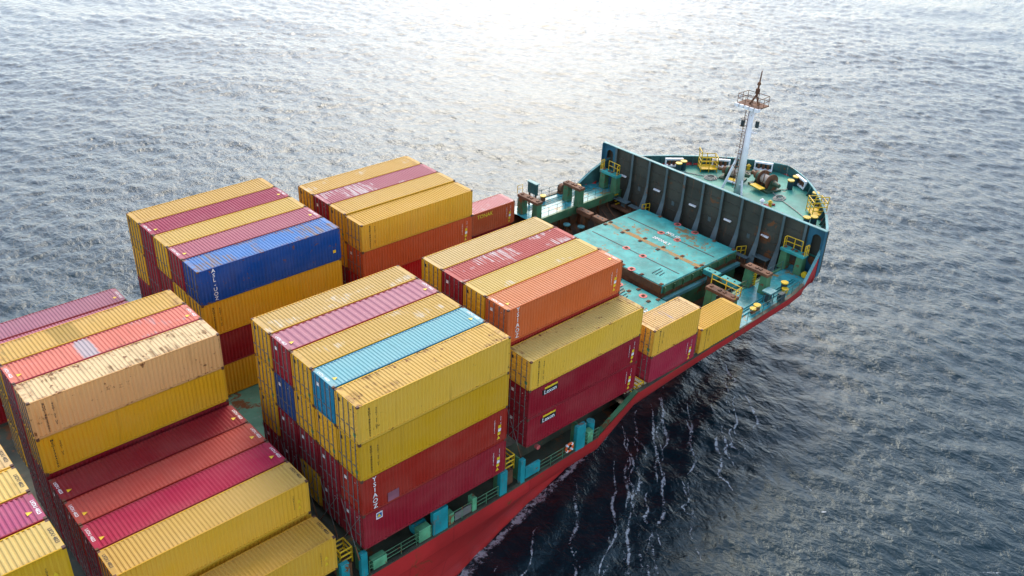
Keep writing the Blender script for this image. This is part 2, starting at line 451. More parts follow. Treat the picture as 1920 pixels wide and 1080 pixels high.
# ---- breakwater
bwk = empty('breakwater', (56.3, 0, 0), ship)
ZT = 16.2
MB().box(-0.03, 0.03, -13.1, 13.1, 9.3, ZT).build('plate', M['bw'], bwk)
def holed_panel(y0, y1, z0, z1, cy, cz, ry, rz, t):
    n = 24; out = []; inn = []
    for i in range(n):
        a = 2 * math.pi * i / n
        c, s_ = math.cos(a), math.sin(a)
        q = max(abs(c), abs(s_))
        sy = (y1 - cy) if c > 0 else (cy - y0); sz = (z1 - cz) if s_ > 0 else (cz - z0)
        out.append((cy + c / q * sy, cz + s_ / q * sz))
        a2 = math.atan2(s_ * rz, c * ry)
        sp = rz - ry
        inn.append((cy + ry * math.cos(a), cz + ry * math.sin(a) + math.copysign(sp, s_) * (1 if abs(s_) > 1e-6 else 0)))
    mb = MB(); P = [(-t, *p) for p in out] + [(-t, *p) for p in inn] + [(t, *p) for p in out] + [(t, *p) for p in inn]
    F = []
    for i in range(n):
        j = (i + 1) % n
        F += [(i, j, n + j, n + i), (2 * n + i, 3 * n + i, 3 * n + j, 2 * n + j), (n + i, n + j, 3 * n + j, 3 * n + i), (i, 2 * n + i, 2 * n + j, j)]
    return mb.poly(P, F)
for s in (-1, 1):
    y0, y1 = (13.1, 15.05) if s > 0 else (-15.05, -13.1)
    holed_panel(y0, y1, 11.2, ZT, (y0 + y1) / 2 + s * 0.05, 13.75, 0.52, 1.75, 0.03).build('end_panel', M['bw_blue'], bwk)
    ya, yb = sorted((s * 13.2, s * 14.95))
    MB().box(0.55, 0.6, ya, yb, 11.3, 16.0).box(0.035, 0.55, ya, ya + 0.05, 11.3, 16.0).box(0.035, 0.55, yb - 0.05, yb, 11.3, 16.0).box(0.035, 0.6, ya, yb, 16.0, 16.05).build('alcove', M['bw'], bwk)
    MB().box(-0.45, 0.06, min(s * 15.05, s * 15.1), max(s * 15.05, s * 15.1), 11.2, ZT).build('end_flange', M['bw_blue'], bwk)
MB().box(-0.30, 0.08, -15.12, 15.12, ZT, ZT + 0.08).build('top_flange', M['cap'], bwk)
for z in (11.4, 12.6, 13.8, 15.0):
    MB().box(-0.10, -0.031, -13.0, 13.0, z, z + 0.05).build('stringer', M['bw'], bwk)
for k in range(11):
    y = -12.9 + k * 2.58
    low = 9.4 if abs(y) < 11.5 else 11.25
    prof = [(-0.03, low), (-0.03, ZT), (-0.34, ZT), (-0.34, 13.2), (-0.5, 12.0), (-1.0, low + 0.9), (-1.15, low)]
    if low > 10: prof = [(-0.03, low), (-0.03, ZT), (-0.34, ZT), (-0.36, 13.2), (-0.7, low)]
    rib = MB().prism(prof, 'y', y - 0.03, y + 0.03).build('stiffener', M['bw'], bwk)
    q = prof[2:]
    mb = MB()
    for a, b in zip(q, q[1:]):
        w0 = 0.14 + 0.30 * max(0, (13.2 - a[1]) / 3.5); w1 = 0.14 + 0.30 * max(0, (13.2 - b[1]) / 3.5)
        P = [(a[0], y - w0, a[1]), (a[0], y + w0, a[1]), (b[0], y + w1, b[1]), (b[0], y - w1, b[1])]
        mb.poly(P + [(p[0] - 0.04, p[1], p[2]) for p in P], [(0, 1, 2, 3), (7, 6, 5, 4), (0, 4, 5, 1), (1, 5, 6, 2), (2, 6, 7, 3), (3, 7, 4, 0)])
    mb.build('stiffener_flange', M['bw_rib'], bwk)
for y in (11.6, 6.4, 1.2, -3.6, -8.4):
    MB().box(-0.30, -0.1, y - 0.45, y + 0.45, 13.0, 13.16).build('light_fitting', M['white'], bwk)
for y in (9.0, 3.9, -1.3, -6.5):
    MB().box(-0.06, -0.032, y - 0.06, y + 0.3, 12.0, 12.5).build('number_plate', M['bw_rib'], bwk)
# ledge and stepping platforms at its foot
MB().box(54.4, 56.25, -11.6, 11.6, 9.55, 9.75).build('ledge', M['rusty'], ship)
for (y0, y1, x0, x1, z) in ((-7.6, -6.0, 54.6, 55.2, 10.45), (-9.6, -7.7, 55.3, 56.1, 10.75), (7.2, 9.2, 54.6, 55.3, 10.45), (9.6, 12.0, 54.7, 55.6, 10.5)):
    MB().box(x0, x1, y0, y1, z, z + 0.08).build('step_platform', M['bw_rib'], ship)
    MB().box(x0 + 0.1, x0 + 0.2, y0 + 0.1, y0 + 0.2, 9.75, z).box(x1 - 0.2, x1 - 0.1, y1 - 0.2, y1 - 0.1, 9.75, z).build('platform_legs', M['rusty'], ship)

def rail(name, pts, z, h, mat, parent, rows=3, r=0.03, pr=0.03, step=1.2):
    """guard rail along a polyline: posts and horizontal bars"""
    g = empty(name, (0, 0, 0), parent)
    posts = MB(); bars = MB()
    for a, b in zip(pts, pts[1:]):
        L = math.dist(a, b); n = max(1, round(L / step))
        for i in range(n + 1):
            x = a[0] + (b[0] - a[0]) * i / n; y = a[1] + (b[1] - a[1]) * i / n
            posts.tube((x, y, z), (x, y, z + h), pr, 5)
        for k in range(rows):
            zz = z + h * (k + 1) / rows
            bars.tube((a[0], a[1], zz), (b[0], b[1], zz), r, 5)
    tag(posts.build('posts', mat, g), kind='stuff'); tag(bars.build('bars', mat, g), kind='stuff')
    return g
rail('yellow_handrail', [(54.9, -6.1), (55.9, -6.6)], 9.75, 1.5, M['yellow'], ship, 3, 0.045, 0.055, 0.6)
rail('yellow_handrail', [(54.9, 7.3), (55.9, 7.0)], 9.75, 1.5, M['yellow'], ship, 3, 0.045, 0.055, 0.6)
for k in range(6):
    MB().box(54.9 - 0.0, 55.5, 11.2 + 0.12 * k, 11.4 + 0.12 * k, 9.8 + 0.35 * k, 9.88 + 0.35 * k).build('stair_tread', M['yellow'], ship)

# ---- raised container pedestals on the side decks
def pedestal(x, s, ya, yb, mat_top, z0=11.2, zt=13.5, w=0.8, wide=0.75):
    g = empty('container_pedestal', (x, 0, 0), ship)
    for y in (ya, yb):
        c = s * y
        MB().prism([(c - wide / 2 - 0.08, z0), (c + wide / 2 + 0.08, z0), (c + wide / 2 - 0.02, zt - 0.32), (c - wide / 2 + 0.02, zt - 0.32)], 'x', -w / 2, w / 2).build('leg', M['green'], g, bevel=0.04)
    y0, y1 = sorted((s * (ya - 0.45), s * (yb + 0.45)))
    MB().box(-w / 2 - 0.06, w / 2 + 0.06, y0, y1, zt - 0.32, zt).build('top_beam', mat_top, g, bevel=0.03)
    for t in (0.12, 0.42, 0.58, 0.88):
        yy = y0 + (y1 - y0) * t
        MB().box(-0.16, 0.16, yy - 0.12, yy + 0.12, zt, zt + 0.09).build('twistlock_base', M['rusty'], g)
    return g
for s in (-1, 1):
    pedestal(42.3, s, 11.95, 14.3, M['rusty'])
    pedestal(48.8, s, 11.75, 13.6, M['rusty'])
    g = pedestal(55.0, s, 11.75, 13.6, M['teal'])
    rail('yellow_handrail', [(54.8, s * 11.5), (55.2, s * 11.5), (55.3, s * 13.3)], 13.5, 1.15, M['yellow'], ship, 2, 0.045, 0.05, 1.0)
    rail('yellow_handrail', [(54.7, s * 14.0), (55.3, s * 14.05)], 13.4, 1.2, M['yellow'], ship, 2, 0.05, 0.06, 0.3)
for k in range(7):   # rungs on the inner leg of the nearer starboard pedestal
    MB().box(48.9, 49.35, -12.25, -12.13, 11.5 + 0.27 * k, 11.56 + 0.27 * k).build('ladder_rung', M['yellow'], ship)
MB().box(49.22, 49.3, -12.3, -12.1, 11.25, 13.4).build('ladder_stringer', M['yellow'], ship)
rail('yellow_handrail', [(42.75, -11.5), (42.75, -14.8), (42.0, -14.8)], 13.5, 1.0, M['yellow'], ship, 2, 0.04, 0.05, 1.6)
rail('yellow_handrail', [(42.0, 14.9), (42.7, 14.8)], 13.5, 0.9, M['yellow'], ship, 2, 0.03, 0.035, 0.7)
# low pedestals level with the hatch top, between hatch and side deck
for s in (-1, 1):
    for (x, y0, y1) in ((48.3, 6.95, 8.7), (48.3, 9.1, 11.2)):
        a, b = sorted((s * y0, s * y1))
        MB().box(x - 0.4, x + 0.4, a, b, 10.75, 11.3).build('low_pedestal', M['teal'] if s < 0 else M['rusty'], ship, bevel=0.03)
        MB().box(x - 0.3, x + 0.3, (a + b) / 2 - 0.3, (a + b) / 2 + 0.3, 7.6, 10.75).build('pedestal_column', M['pit'], ship)
        for t in (0.3, 0.7):
            MB().cyl((x, a + (b - a) * t, 11.3), 0.09, 0.06, 8).build('twistlock_base', M['joint'], ship)
# white and red caps of pad sockets standing in the port recess
for (x, y, m) in ((46.3, 11.0, 'cap'), (47.2, 9.6, 'cap'), (49.0, 8.2, 'pink'), (44.5, 11.2, 'pink')):
    MB().cyl((x, y, 9.75), 0.42, 0.12, 14).build('pad_socket', M[m], ship)
    MB().cyl((x, y, 7.6), 0.16, 2.15, 8).build('pad_column', M['pit'], ship)
MB().tube((44.0, 7.2, 8.2), (52.6, 11.2, 8.6), 0.16, 8).build('recess_pipe', M['rusty'], ship)
for k in range(4):
    MB().tube((49.5 + 1.1 * k, 7.4, 7.8), (50.6 + 1.1 * k, 11.6, 9.6), 0.07, 6).build('lashing_bar', M['rusty'], ship)
# deck pipes, rails, fittings on the side decks
for s in (-1, 1):
    for y in (14.35, 14.6, 15.0):
        MB().tube((43.2, s * y, 11.28), (53.5, s * (y - 0.4), 11.28), 0.05, 6).build('deck_pipe', M['teal_plate'], ship)
    rail('deck_rail', [(43.0, s * 12.05), (48.2, s * 12.05)], 11.2, 1.0, M['bul_in'], ship, 2, 0.022, 0.028, 1.3)
    rail('deck_rail', [(49.4, s * 12.05), (54.4, s * 12.05)], 11.2, 1.0, M['bul_in'], ship, 2, 0.022, 0.028, 1.3)
    rail('deck_rail', [(43.0, s * 15.85), (48.0, s * 15.8), (52.0, s * 15.55)], 11.25, 1.0, M['bul_in'], ship, 2, 0.022, 0.028, 1.3)
def bollard(x, y, z, h=1.0, r=0.36, mat='darkblue'):
    g = empty('bollard', (x, y, z), ship)
    MB().cyl((0, 0, 0), r, h, 16).build('post', M[mat], g, smooth=False)
    MB().cyl((0, 0, h), r + 0.07, 0.1, 16).build('cap', M['yellow'], g)
bollard(51.0, -14.5, 11.2, 0.75, 0.3); bollard(45.6, -15.1, 11.2, 0.45, 0.3, 'rusty')
bollard(50.6, -14.9, 11.2, 0.35, 0.28, 'yellow'); bollard(44.8, -15.2, 11.2, 0.42, 0.26, 'rusty')
bollard(46.4, 15.2, 11.2, 0.6, 0.3, 'rusty'); bollard(51.8, 14.8, 11.2, 0.6, 0.3, 'rusty')
for (x, y, sgn) in ((47.6, -14.95, -1),):
    g = empty('valve_cabinet', (x, y, 11.2), ship)
    MB().box(-0.55, 0.55, -0.5, 0.5, 1.2, 1.32).build('canopy', M['cap'], g)
    MB().tube((-0.4, -0.3, 0), (-0.4, -0.3, 1.2), 0.05).tube((0.4, 0.3, 0), (0.4, 0.3, 1.2), 0.05).tube((-0.4, 0.3, 0), (-0.4, 0.3, 1.2), 0.05).tube((0.4, -0.3, 0), (0.4, -0.3, 1.2), 0.05).build('posts', M['bul_in'], g)
    MB().box(-0.3, 0.3, -0.2, 0.2, 0.1, 0.8).build('valve_body', M['joint'], g)
MB().box(48.6, 49.3, -15.75, -15.3, 11.25, 12.0).build('grated_box', M['joint'], ship)
g = empty('notice_board', (44.4, 14.9, 11.2), ship)
MB().box(-0.1, 0.1, -0.75, 0.75, 1.6, 2.9).build('board', M['bul_in'], g)
MB().box(-0.25, 0.25, -0.8, 0.8, 2.9, 3.0).build('hood', M['cap'], g)
for y in (-0.5, 0.5): MB().box(-0.08, 0.08, y - 0.08, y + 0.08, 0, 1.6).build('post', M['rusty'], g)
g = empty('hose_reel', (49.8, 15.5, 11.2), ship)
MB().cyl((0, -0.25, 0.6), 0.55, 0.5, 16, ax='y').build('drum', M['rusty'], g)
MB().box(-0.5, 0.5, -0.35, 0.35, 0, 0.2).build('base', M['rusty'], g)
MB().cyl((54.5, -14.5, 11.6), 0.32, 0.3, 14, ax='x').build('vent_cover', M['yellow'], ship)
MB().box(41.8, 42.6, -15.3, -14.9, 11.2, 11.9).build('junction_box', M['teal_plate'], ship)

# ---- forecastle fittings
ZF = 12.9
for (x, y) in ((69.4, -2.75), (70.9, -2.5), (62.8, -10.0), (62.0, -9.6), (62.8, 8.7), (63.8, 8.75), (68.6, -6.6)):
    bollard(x, y, ZF, 1.05, 0.34)
def windlass(x, y, rz, big=1.0):
    g = empty('windlass', (x, y, ZF), ship); g.rotation_euler.z = rz; g.scale = (big,) * 3
    MB().box(-1.1, 1.1, -1.7, 1.7, 0, 0.22).build('bed_plate', M['winch'], g, bevel=0.03)
    MB().cyl((0, -1.0, 1.05), 0.55, 1.4, 18, ax='y').build('drum', M['rope'], g)
    for yy in (-1.05, 0.42): MB().cyl((0, yy, 1.05), 0.95, 0.1, 20, ax='y').build('drum_flange', M['rusty'], g)
    MB().cyl((0, 0.7, 1.05), 0.72, 0.35, 18, ax='y').build('brake_drum', M['winch'], g)
    MB().cyl((0, 1.15, 1.05), 0.5, 0.45, 14, ax='y').build('chain_wheel', M['rusty'], g)
    MB().cyl((0, -2.3, 1.05), 0.24, 0.9, 14, r2=0.36, ax='y').build('warping_head', M['winch'], g)
    MB().cyl((0, 1.6, 1.05), 0.2, 0.7, 12, r2=0.3, ax='y').build('warping_head', M['winch'], g)
    for yy in (-1.3, 0.55, 1.05): MB().prism([(-0.75, 0.22), (0.75, 0.22), (0.3, 1.35), (-0.3, 1.35)], 'y', yy, yy + 0.1).build('bearing_frame', M['winch'], g)
    MB().box(0.7, 1.5, -0.5, 0.4, 0.22, 0.95).build('motor', M['winch'], g, bevel=0.05)
    MB().tube((-0.9, -0.4, 0.2), (-0.4, -0.2, 2.3), 0.06).tube((-0.4, -0.2, 2.3), (0.9, 0.2, 1.6), 0.06).build('brake_lever', M['rusty'], g)
    MB().box(-2.0, -1.15, -1.3, 0.4, 0.5, 0.62).build('step_plate', M['yellow'], g)
    return g
windlass(67.4, -0.6, R(-14)); windlass(66.4, 3.2, R(14), 0.85)
def cage(x, y, rz):
    g = empty('ladder_cage', (x, y, ZF), ship); g.rotation_euler.z = rz
    w, d, h = 1.0, 0.75, 1.9
    for k, z in enumerate((0.35, 0.85, 1.35, 1.85)):
        MB().tube((-w, -d, z), (w, -d, z), 0.055).tube((w, -d, z), (w, d, z), 0.055).tube((w, d, z), (-w, d, z), 0.055).tube((-w, d, z), (-w, -d, z), 0.055).build('hoop', M['yellow'], g)
    for (a, b) in ((-w, -d), (w, -d), (w, d), (-w, d), (0, -d), (0, d)):
        MB().tube((a, b, 0), (a, b, h), 0.055).build('upright', M['yellow'], g)
    MB().tube((-w, d, h), (-w - 0.1, d, h + 0.7), 0.055).tube((-w, -d, h), (-w - 0.1, -d, h + 0.7), 0.055).tube((-w - 0.1, -d, h + 0.7), (-w - 0.1, d, h + 0.7), 0.055).build('top_hoop', M['yellow'], g)
    MB().box(-w, w, -d, d, 0.3, 0.35).build('grating', M['yellow'], g)
cage(66.2, 6.9, R(-40)); cage(65.6, -8.6, R(50))
for (x, y, rz) in ((63.4, 9.9, R(-38)), (70.9, -3.2, R(62)), (71.4, 2.4, R(-60)), (67.9, 6.2, R(-48))):
    g = empty('fairlead', (x, y, ZF + 0.25), ship); g.rotation_euler.z = rz
    MB().box(-1.1, 1.1, -0.15, 0.15, 0.75, 0.95).box(-1.1, 1.1, -0.25, 0.25, -0.1, 0.1).box(-1.1, -0.95, -0.15, 0.15, 0.1, 0.75).box(0.95, 1.1, -0.15, 0.15, 0.1, 0.75).build('frame', M['white'], g)
    for k in (-0.55, 0.0, 0.55): MB().cyl((k, 0, 0.1), 0.16, 0.65, 10).build('roller', M['rusty'], g)
for (x, y, m) in ((69.6, 4.2, 'white'), (70.2, 3.7, 'yellow'), (60.3, 3.6, 'yellow'), (61.4, 2.9, 'rusty'), (63.2, -4.2, 'yellow'), (62.8, -3.4, 'white'), (61.8, -4.7, 'pink')):
    MB().cyl((x, y, ZF), 0.22, 0.6, 12, r2=0.18).cyl((x, y, ZF + 0.6), 0.3, 0.2, 12, r2=0.1).build('vent_pipe', M[m], ship)
MB().box(58.4, 59.6, 8.2, 9.6, ZF, ZF + 0.5).box(58.3, 59.7, 8.1, 9.7, ZF + 0.5, ZF + 0.58).build('deck_locker', M['white'], ship)
for k in range(7):
    MB().tube((61.5 + 0.35 * k, -2.4 - 0.25 * k, ZF + 0.12), (61.9 + 0.35 * k, -3.2 - 0.2 * k, ZF + 0.12), 0.12, 6).build('rope_flake', M['rope'] if k % 3 else M['pink'], ship)
    MB().tube((60.4 + 0.25 * k, 2.9 + 0.2 * k, ZF + 0.12), (60.9 + 0.25 * k, 2.3 + 0.2 * k, ZF + 0.12), 0.12, 6).build('rope_flake', M['rope'] if k % 3 else M['pink'], ship)

# ---- foremast
mast = empty('foremast', (63.7, 0.55, ZF), ship)
MB().cyl((0, 0, 0), 0.50, 10.6, 18, r2=0.33).build('pole', M['white'], mast, smooth=True)
MB().tube((-0.9, 1.6, 0), (-0.15, 0.3, 5.4), 0.16, 8).build('brace', M['white'], mast)
MB().tube((-0.5, -0.9, 0), (-0.2, -0.45, 1.6), 0.12, 8).build('brace', M['white'], mast)
MB().tube((-0.75, 1.3, 1.2), (-0.2, -0.5, 1.1), 0.13, 8).build('tie_bar', M['white'], mast)
lad = empty('mast_ladder', (-0.62, 0.25, 0.6), mast)
mb = MB()
for k in range(24): mb.tube((0, -0.2, 0.38 * k), (0.005 * k, 0.2, 0.38 * k), 0.03, 5)
mb.build('rungs', M['rusty'], lad)
MB().tube((0, -0.2, 0), (0.2, -0.2, 9.3), 0.035).tube((0, 0.2, 0), (0.2, 0.2, 9.3), 0.035).build('stringers', M['rusty'], lad)
mb = MB()
for k in range(9): 
    z = 2.0 + 0.8 * k
    mb.tube((0, -0.3, z), (-0.5, -0.25, z), 0.025).tube((-0.5, -0.25, z), (-0.5, 0.25, z), 0.025).tube((-0.5, 0.25, z), (0, 0.3, z), 0.025)
mb.build('safety_hoops', M['rusty'], lad)
for (dx, dy, z) in ((-0.55, 0.5, 8.0), (0.4, -0.75, 8.0)):
    MB().box(dx - 0.16, dx + 0.16, dy - 0.16, dy + 0.16, z, z + 0.75).build('horn', M['joint'], mast)
MB().tube((-0.2, 0.3, 7.4), (-0.5, 1.2, 7.4), 0.07).tube((0.2, -0.3, 7.4), (0.3, -0.95, 7.4), 0.07).build('lamp_bracket', M['white'], mast)
plat = empty('crow_platform', (0, 0, 10.5), mast)
MB().box(-1.0, 1.0, -1.45, 1.45, 0, 0.12).build('platform_floor', M['rusty'], plat)
for y in (-1.3, -0.65, 0.0, 0.65, 1.3):
    MB().box(-1.25, -0.75, y - 0.24, y + 0.24, -0.26, 0.1).build('floodlight', M['white'], plat)
mb = MB()
for z in (0.6, 1.15):
    pts = [(-0.95, -1.4), (0.95, -1.4), (0.95, 1.4), (-0.95, 1.4)]
    for a, b in zip(pts, pts[1:] + pts[:1]): mb.tube((*a, z), (*b, z), 0.035, 5)
mb.build('rail_bars', M['rusty'], plat)
for (x, y) in ((-0.95, -1.4), (0, -1.4), (0.95, -1.4), (0.95, 0), (0.95, 1.4), (0, 1.4), (-0.95, 1.4), (-0.95, 0.4), (-0.95, -0.5)):
    MB().tube((x, y, 0.1), (x, y, 1.15), 0.035, 5).build('rail_post', M['rusty'], plat)
MB().tube((-0.35, 0.2, 0.1), (0.15, -0.2, 1.2), 0.12, 8).tube((0.3, -0.5, 0.1), (0.15, -0.2, 1.2), 0.1, 8).tube((0.15, -0.2, 1.0), (0.25, -0.3, 3.9), 0.14, 8, 0.05).box(0.0, 0.35, -0.4, -0.05, 1.3, 1.9).box(0.05, 0.3, -0.4, -0.1, 2.3, 2.6).build('topmast', M['rusty'], plat)

# anchor chains and loose mooring ropes on the forecastle
for (xa, ya, xb, yb) in ((68.4, 0.4, 70.6, 1.4), (67.6, 3.6, 69.6, 3.2)):
    mb = MB(); n = 16
    for k in range(n):
        t = (k + 0.5) / n; x = xa + (xb - xa) * t; y = ya + (yb - ya) * t
        mb.box(x - 0.1, x + 0.1, y - (0.08 if k % 2 else 0.03), y + (0.08 if k % 2 else 0.03), ZF + 0.02, ZF + (0.08 if k % 2 else 0.18))
    tag(mb.build('anchor_chain', M['rusty'], ship), kind='stuff')
    MB().cyl((xb, yb, ZF), 0.45, 0.18, 16).cyl((xb, yb, ZF + 0.18), 0.36, 0.02, 16).build('hawse_cover', M['winch'], ship)
rr = random.Random(3)
for (x, y, rx, ry, n) in ((66.0, -3.6, 0.9, 0.6, 3), (64.4, 5.0, 0.8, 0.7, 3), (59.2, -6.4, 1.0, 0.7, 3), (68.8, 3.0, 0.6, 0.5, 2)):
    for k in range(n):
        mb = MB(); pts = []
        for i in range(15):
            a = 2 * math.pi * i / 14
            q = 1 - 0.17 * k
            pts.append((x + rx * q * math.cos(a) + rr.uniform(-0.05, 0.05), y + ry * q * math.sin(a) + rr.uniform(-0.05, 0.05), ZF + 0.07 + 0.08 * k))
        for a, b in zip(pts, pts[1:]): mb.tube(a, b, 0.055, 5)
        tag(mb.build('rope_coil', M['rope'], ship), kind='stuff')
for (xa, ya, xb, yb) in ((67.2, -1.6, 69.4, -2.8), (66.2, 2.2, 62.9, 8.6), (67.0, -1.9, 62.9, -9.8)):
    mb = MB(); pts = [(xa + (xb - xa) * t / 8, ya + (yb - ya) * t / 8 + 0.25 * math.sin(t * 0.9), ZF + 0.07) for t in range(9)]
    for a, b in zip(pts, pts[1:]): mb.tube(a, b, 0.05, 5)
    tag(mb.build('mooring_rope', M['rope'], ship), kind='stuff')
# ---- main deck walkway under the outer stacks: stanchions, boxes, rails
for (x0, x1, z0, z1) in ((-14.6, -14.1, 8.45, 10.7), (-8.5, -7.3, 8.45, 10.7), (-1.75, -1.15, 8.45, 10.55), (-0.25, 0.25, 8.45, 10.55), (5.7, 7.0, 8.45, 10.55), (11.9, 12.6, 8.45, 10.6), (13.95, 14.4, 8.45, 10.7), (19.9, 20.9, 8.45, 10.85)):
    for s in (-1, 1):
        a, b = sorted((s * 16.5, s * 16.15))
        MB().box(x0, x1, a, b, z0, z1).build('stanchion', M['teal_plate'], ship, bevel=0.02)
        a, b = sorted((s * 16.15, s * 15.4))
        MB().box((x0 + x1) / 2 - 0.05, (x0 + x1) / 2 + 0.05, a, b, z0, z1 - 0.1).build('stanchion_web', M['green'], ship)
MB().box(14.45, 15.95, -16.5, -16.3, 8.75, 9.75).build('wind_screen', M['teal_plate'], ship)
for (x0, x1, z1) in ((4.5, 5.5, 9.6), (0.7, 1.8, 9.3), (9.3, 9.7, 9.7), (7.1, 7.6, 9.5), (21.3, 21.9, 9.6)):
    MB().box(x0, x1, -16.45, -15.9, 8.5, z1).build('pipe_box', M['green_lt'], ship, bevel=0.02)
MB().cyl((4.5, -15.6, 9.2), 0.35, 1.1, 12, ax='x').build('small_tank', M['teal_plate'], ship)
MB().cyl((22.3, -15.7, 8.4), 0.35, 1.5, 12).build('mushroom_vent', M['teal_plate'], ship)
MB().box(7.7, 9.2, -16.42, -16.36, 8.6, 9.3).build('gangway_panel', M['rod'], ship)
MB().cyl((2.6, -15.2, 9.4), 0.2, 0.3, 12, ax='y').build('fire_valve', M['pink'], ship)
MB().cyl((17.0, -15.2, 9.6), 0.2, 0.3, 12, ax='y').build('fire_valve', M['pink'], ship)
for (a, b) in ((-13.9, -8.7), (-7.1, -1.9), (0.4, 5.6), (7.2, 11.8), (15.9, 19.8), (21.0, 22.6)):
    rail('walkway_rail', [(a, -16.4), (b, -16.4)], 8.45, 1.05, M['green'], ship, 3, 0.03, 0.035, 1.2)
for x in (-1.0, 13.3, 27.9, -15.6):
    rail('lashing_stand', [(x - 0.45, -14.9), (x + 0.45, -14.9), (x + 0.45, -15.9), (x - 0.45, -15.9), (x - 0.45, -14.9)], 9.8, 1.3, M['yellow'], ship, 3, 0.06, 0.06, 0.9)
    MB().box(x - 0.7, x + 0.7, -15.0, 15.0, 9.7, 9.8).build('cross_walkway', M['deck_dark'], ship)
    if x > 20: continue
    for s in (-1, 1): MB().box(x - 0.4, x + 0.4, min(s * 14.2, s * 15.9), max(s * 14.2, s * 15.9), 8.4, 9.7).build('walkway_trunk', M['rusty'], ship)

# ------------------------------------------------------------------ text
def text_mesh(body, size, stacked=False, spacing=1.0, align='CENTER'):
    c = bpy.data.curves.new('lettering', 'FONT')
    c.body = '\n'.join(body) if stacked else body
    c.size = size; c.align_x = align; c.align_y = 'CENTER'
    if stacked: c.space_line = 0.80 * spacing
    c.resolution_u = 2; c.offset = size * 0.018
    o = bpy.data.objects.new('lettering', c)
    me = bpy.data.meshes.new_from_object(o)
    bpy.data.objects.remove(o); bpy.data.curves.remove(c)
    return me
STB = (R(90), 0, 0)             # reads from starboard: x forward to the right, z up
ROOF = (0, 0, R(-90))           # lies flat, reads across the ship
AFT = (R(90), 0, R(-90))        # on the aft end face

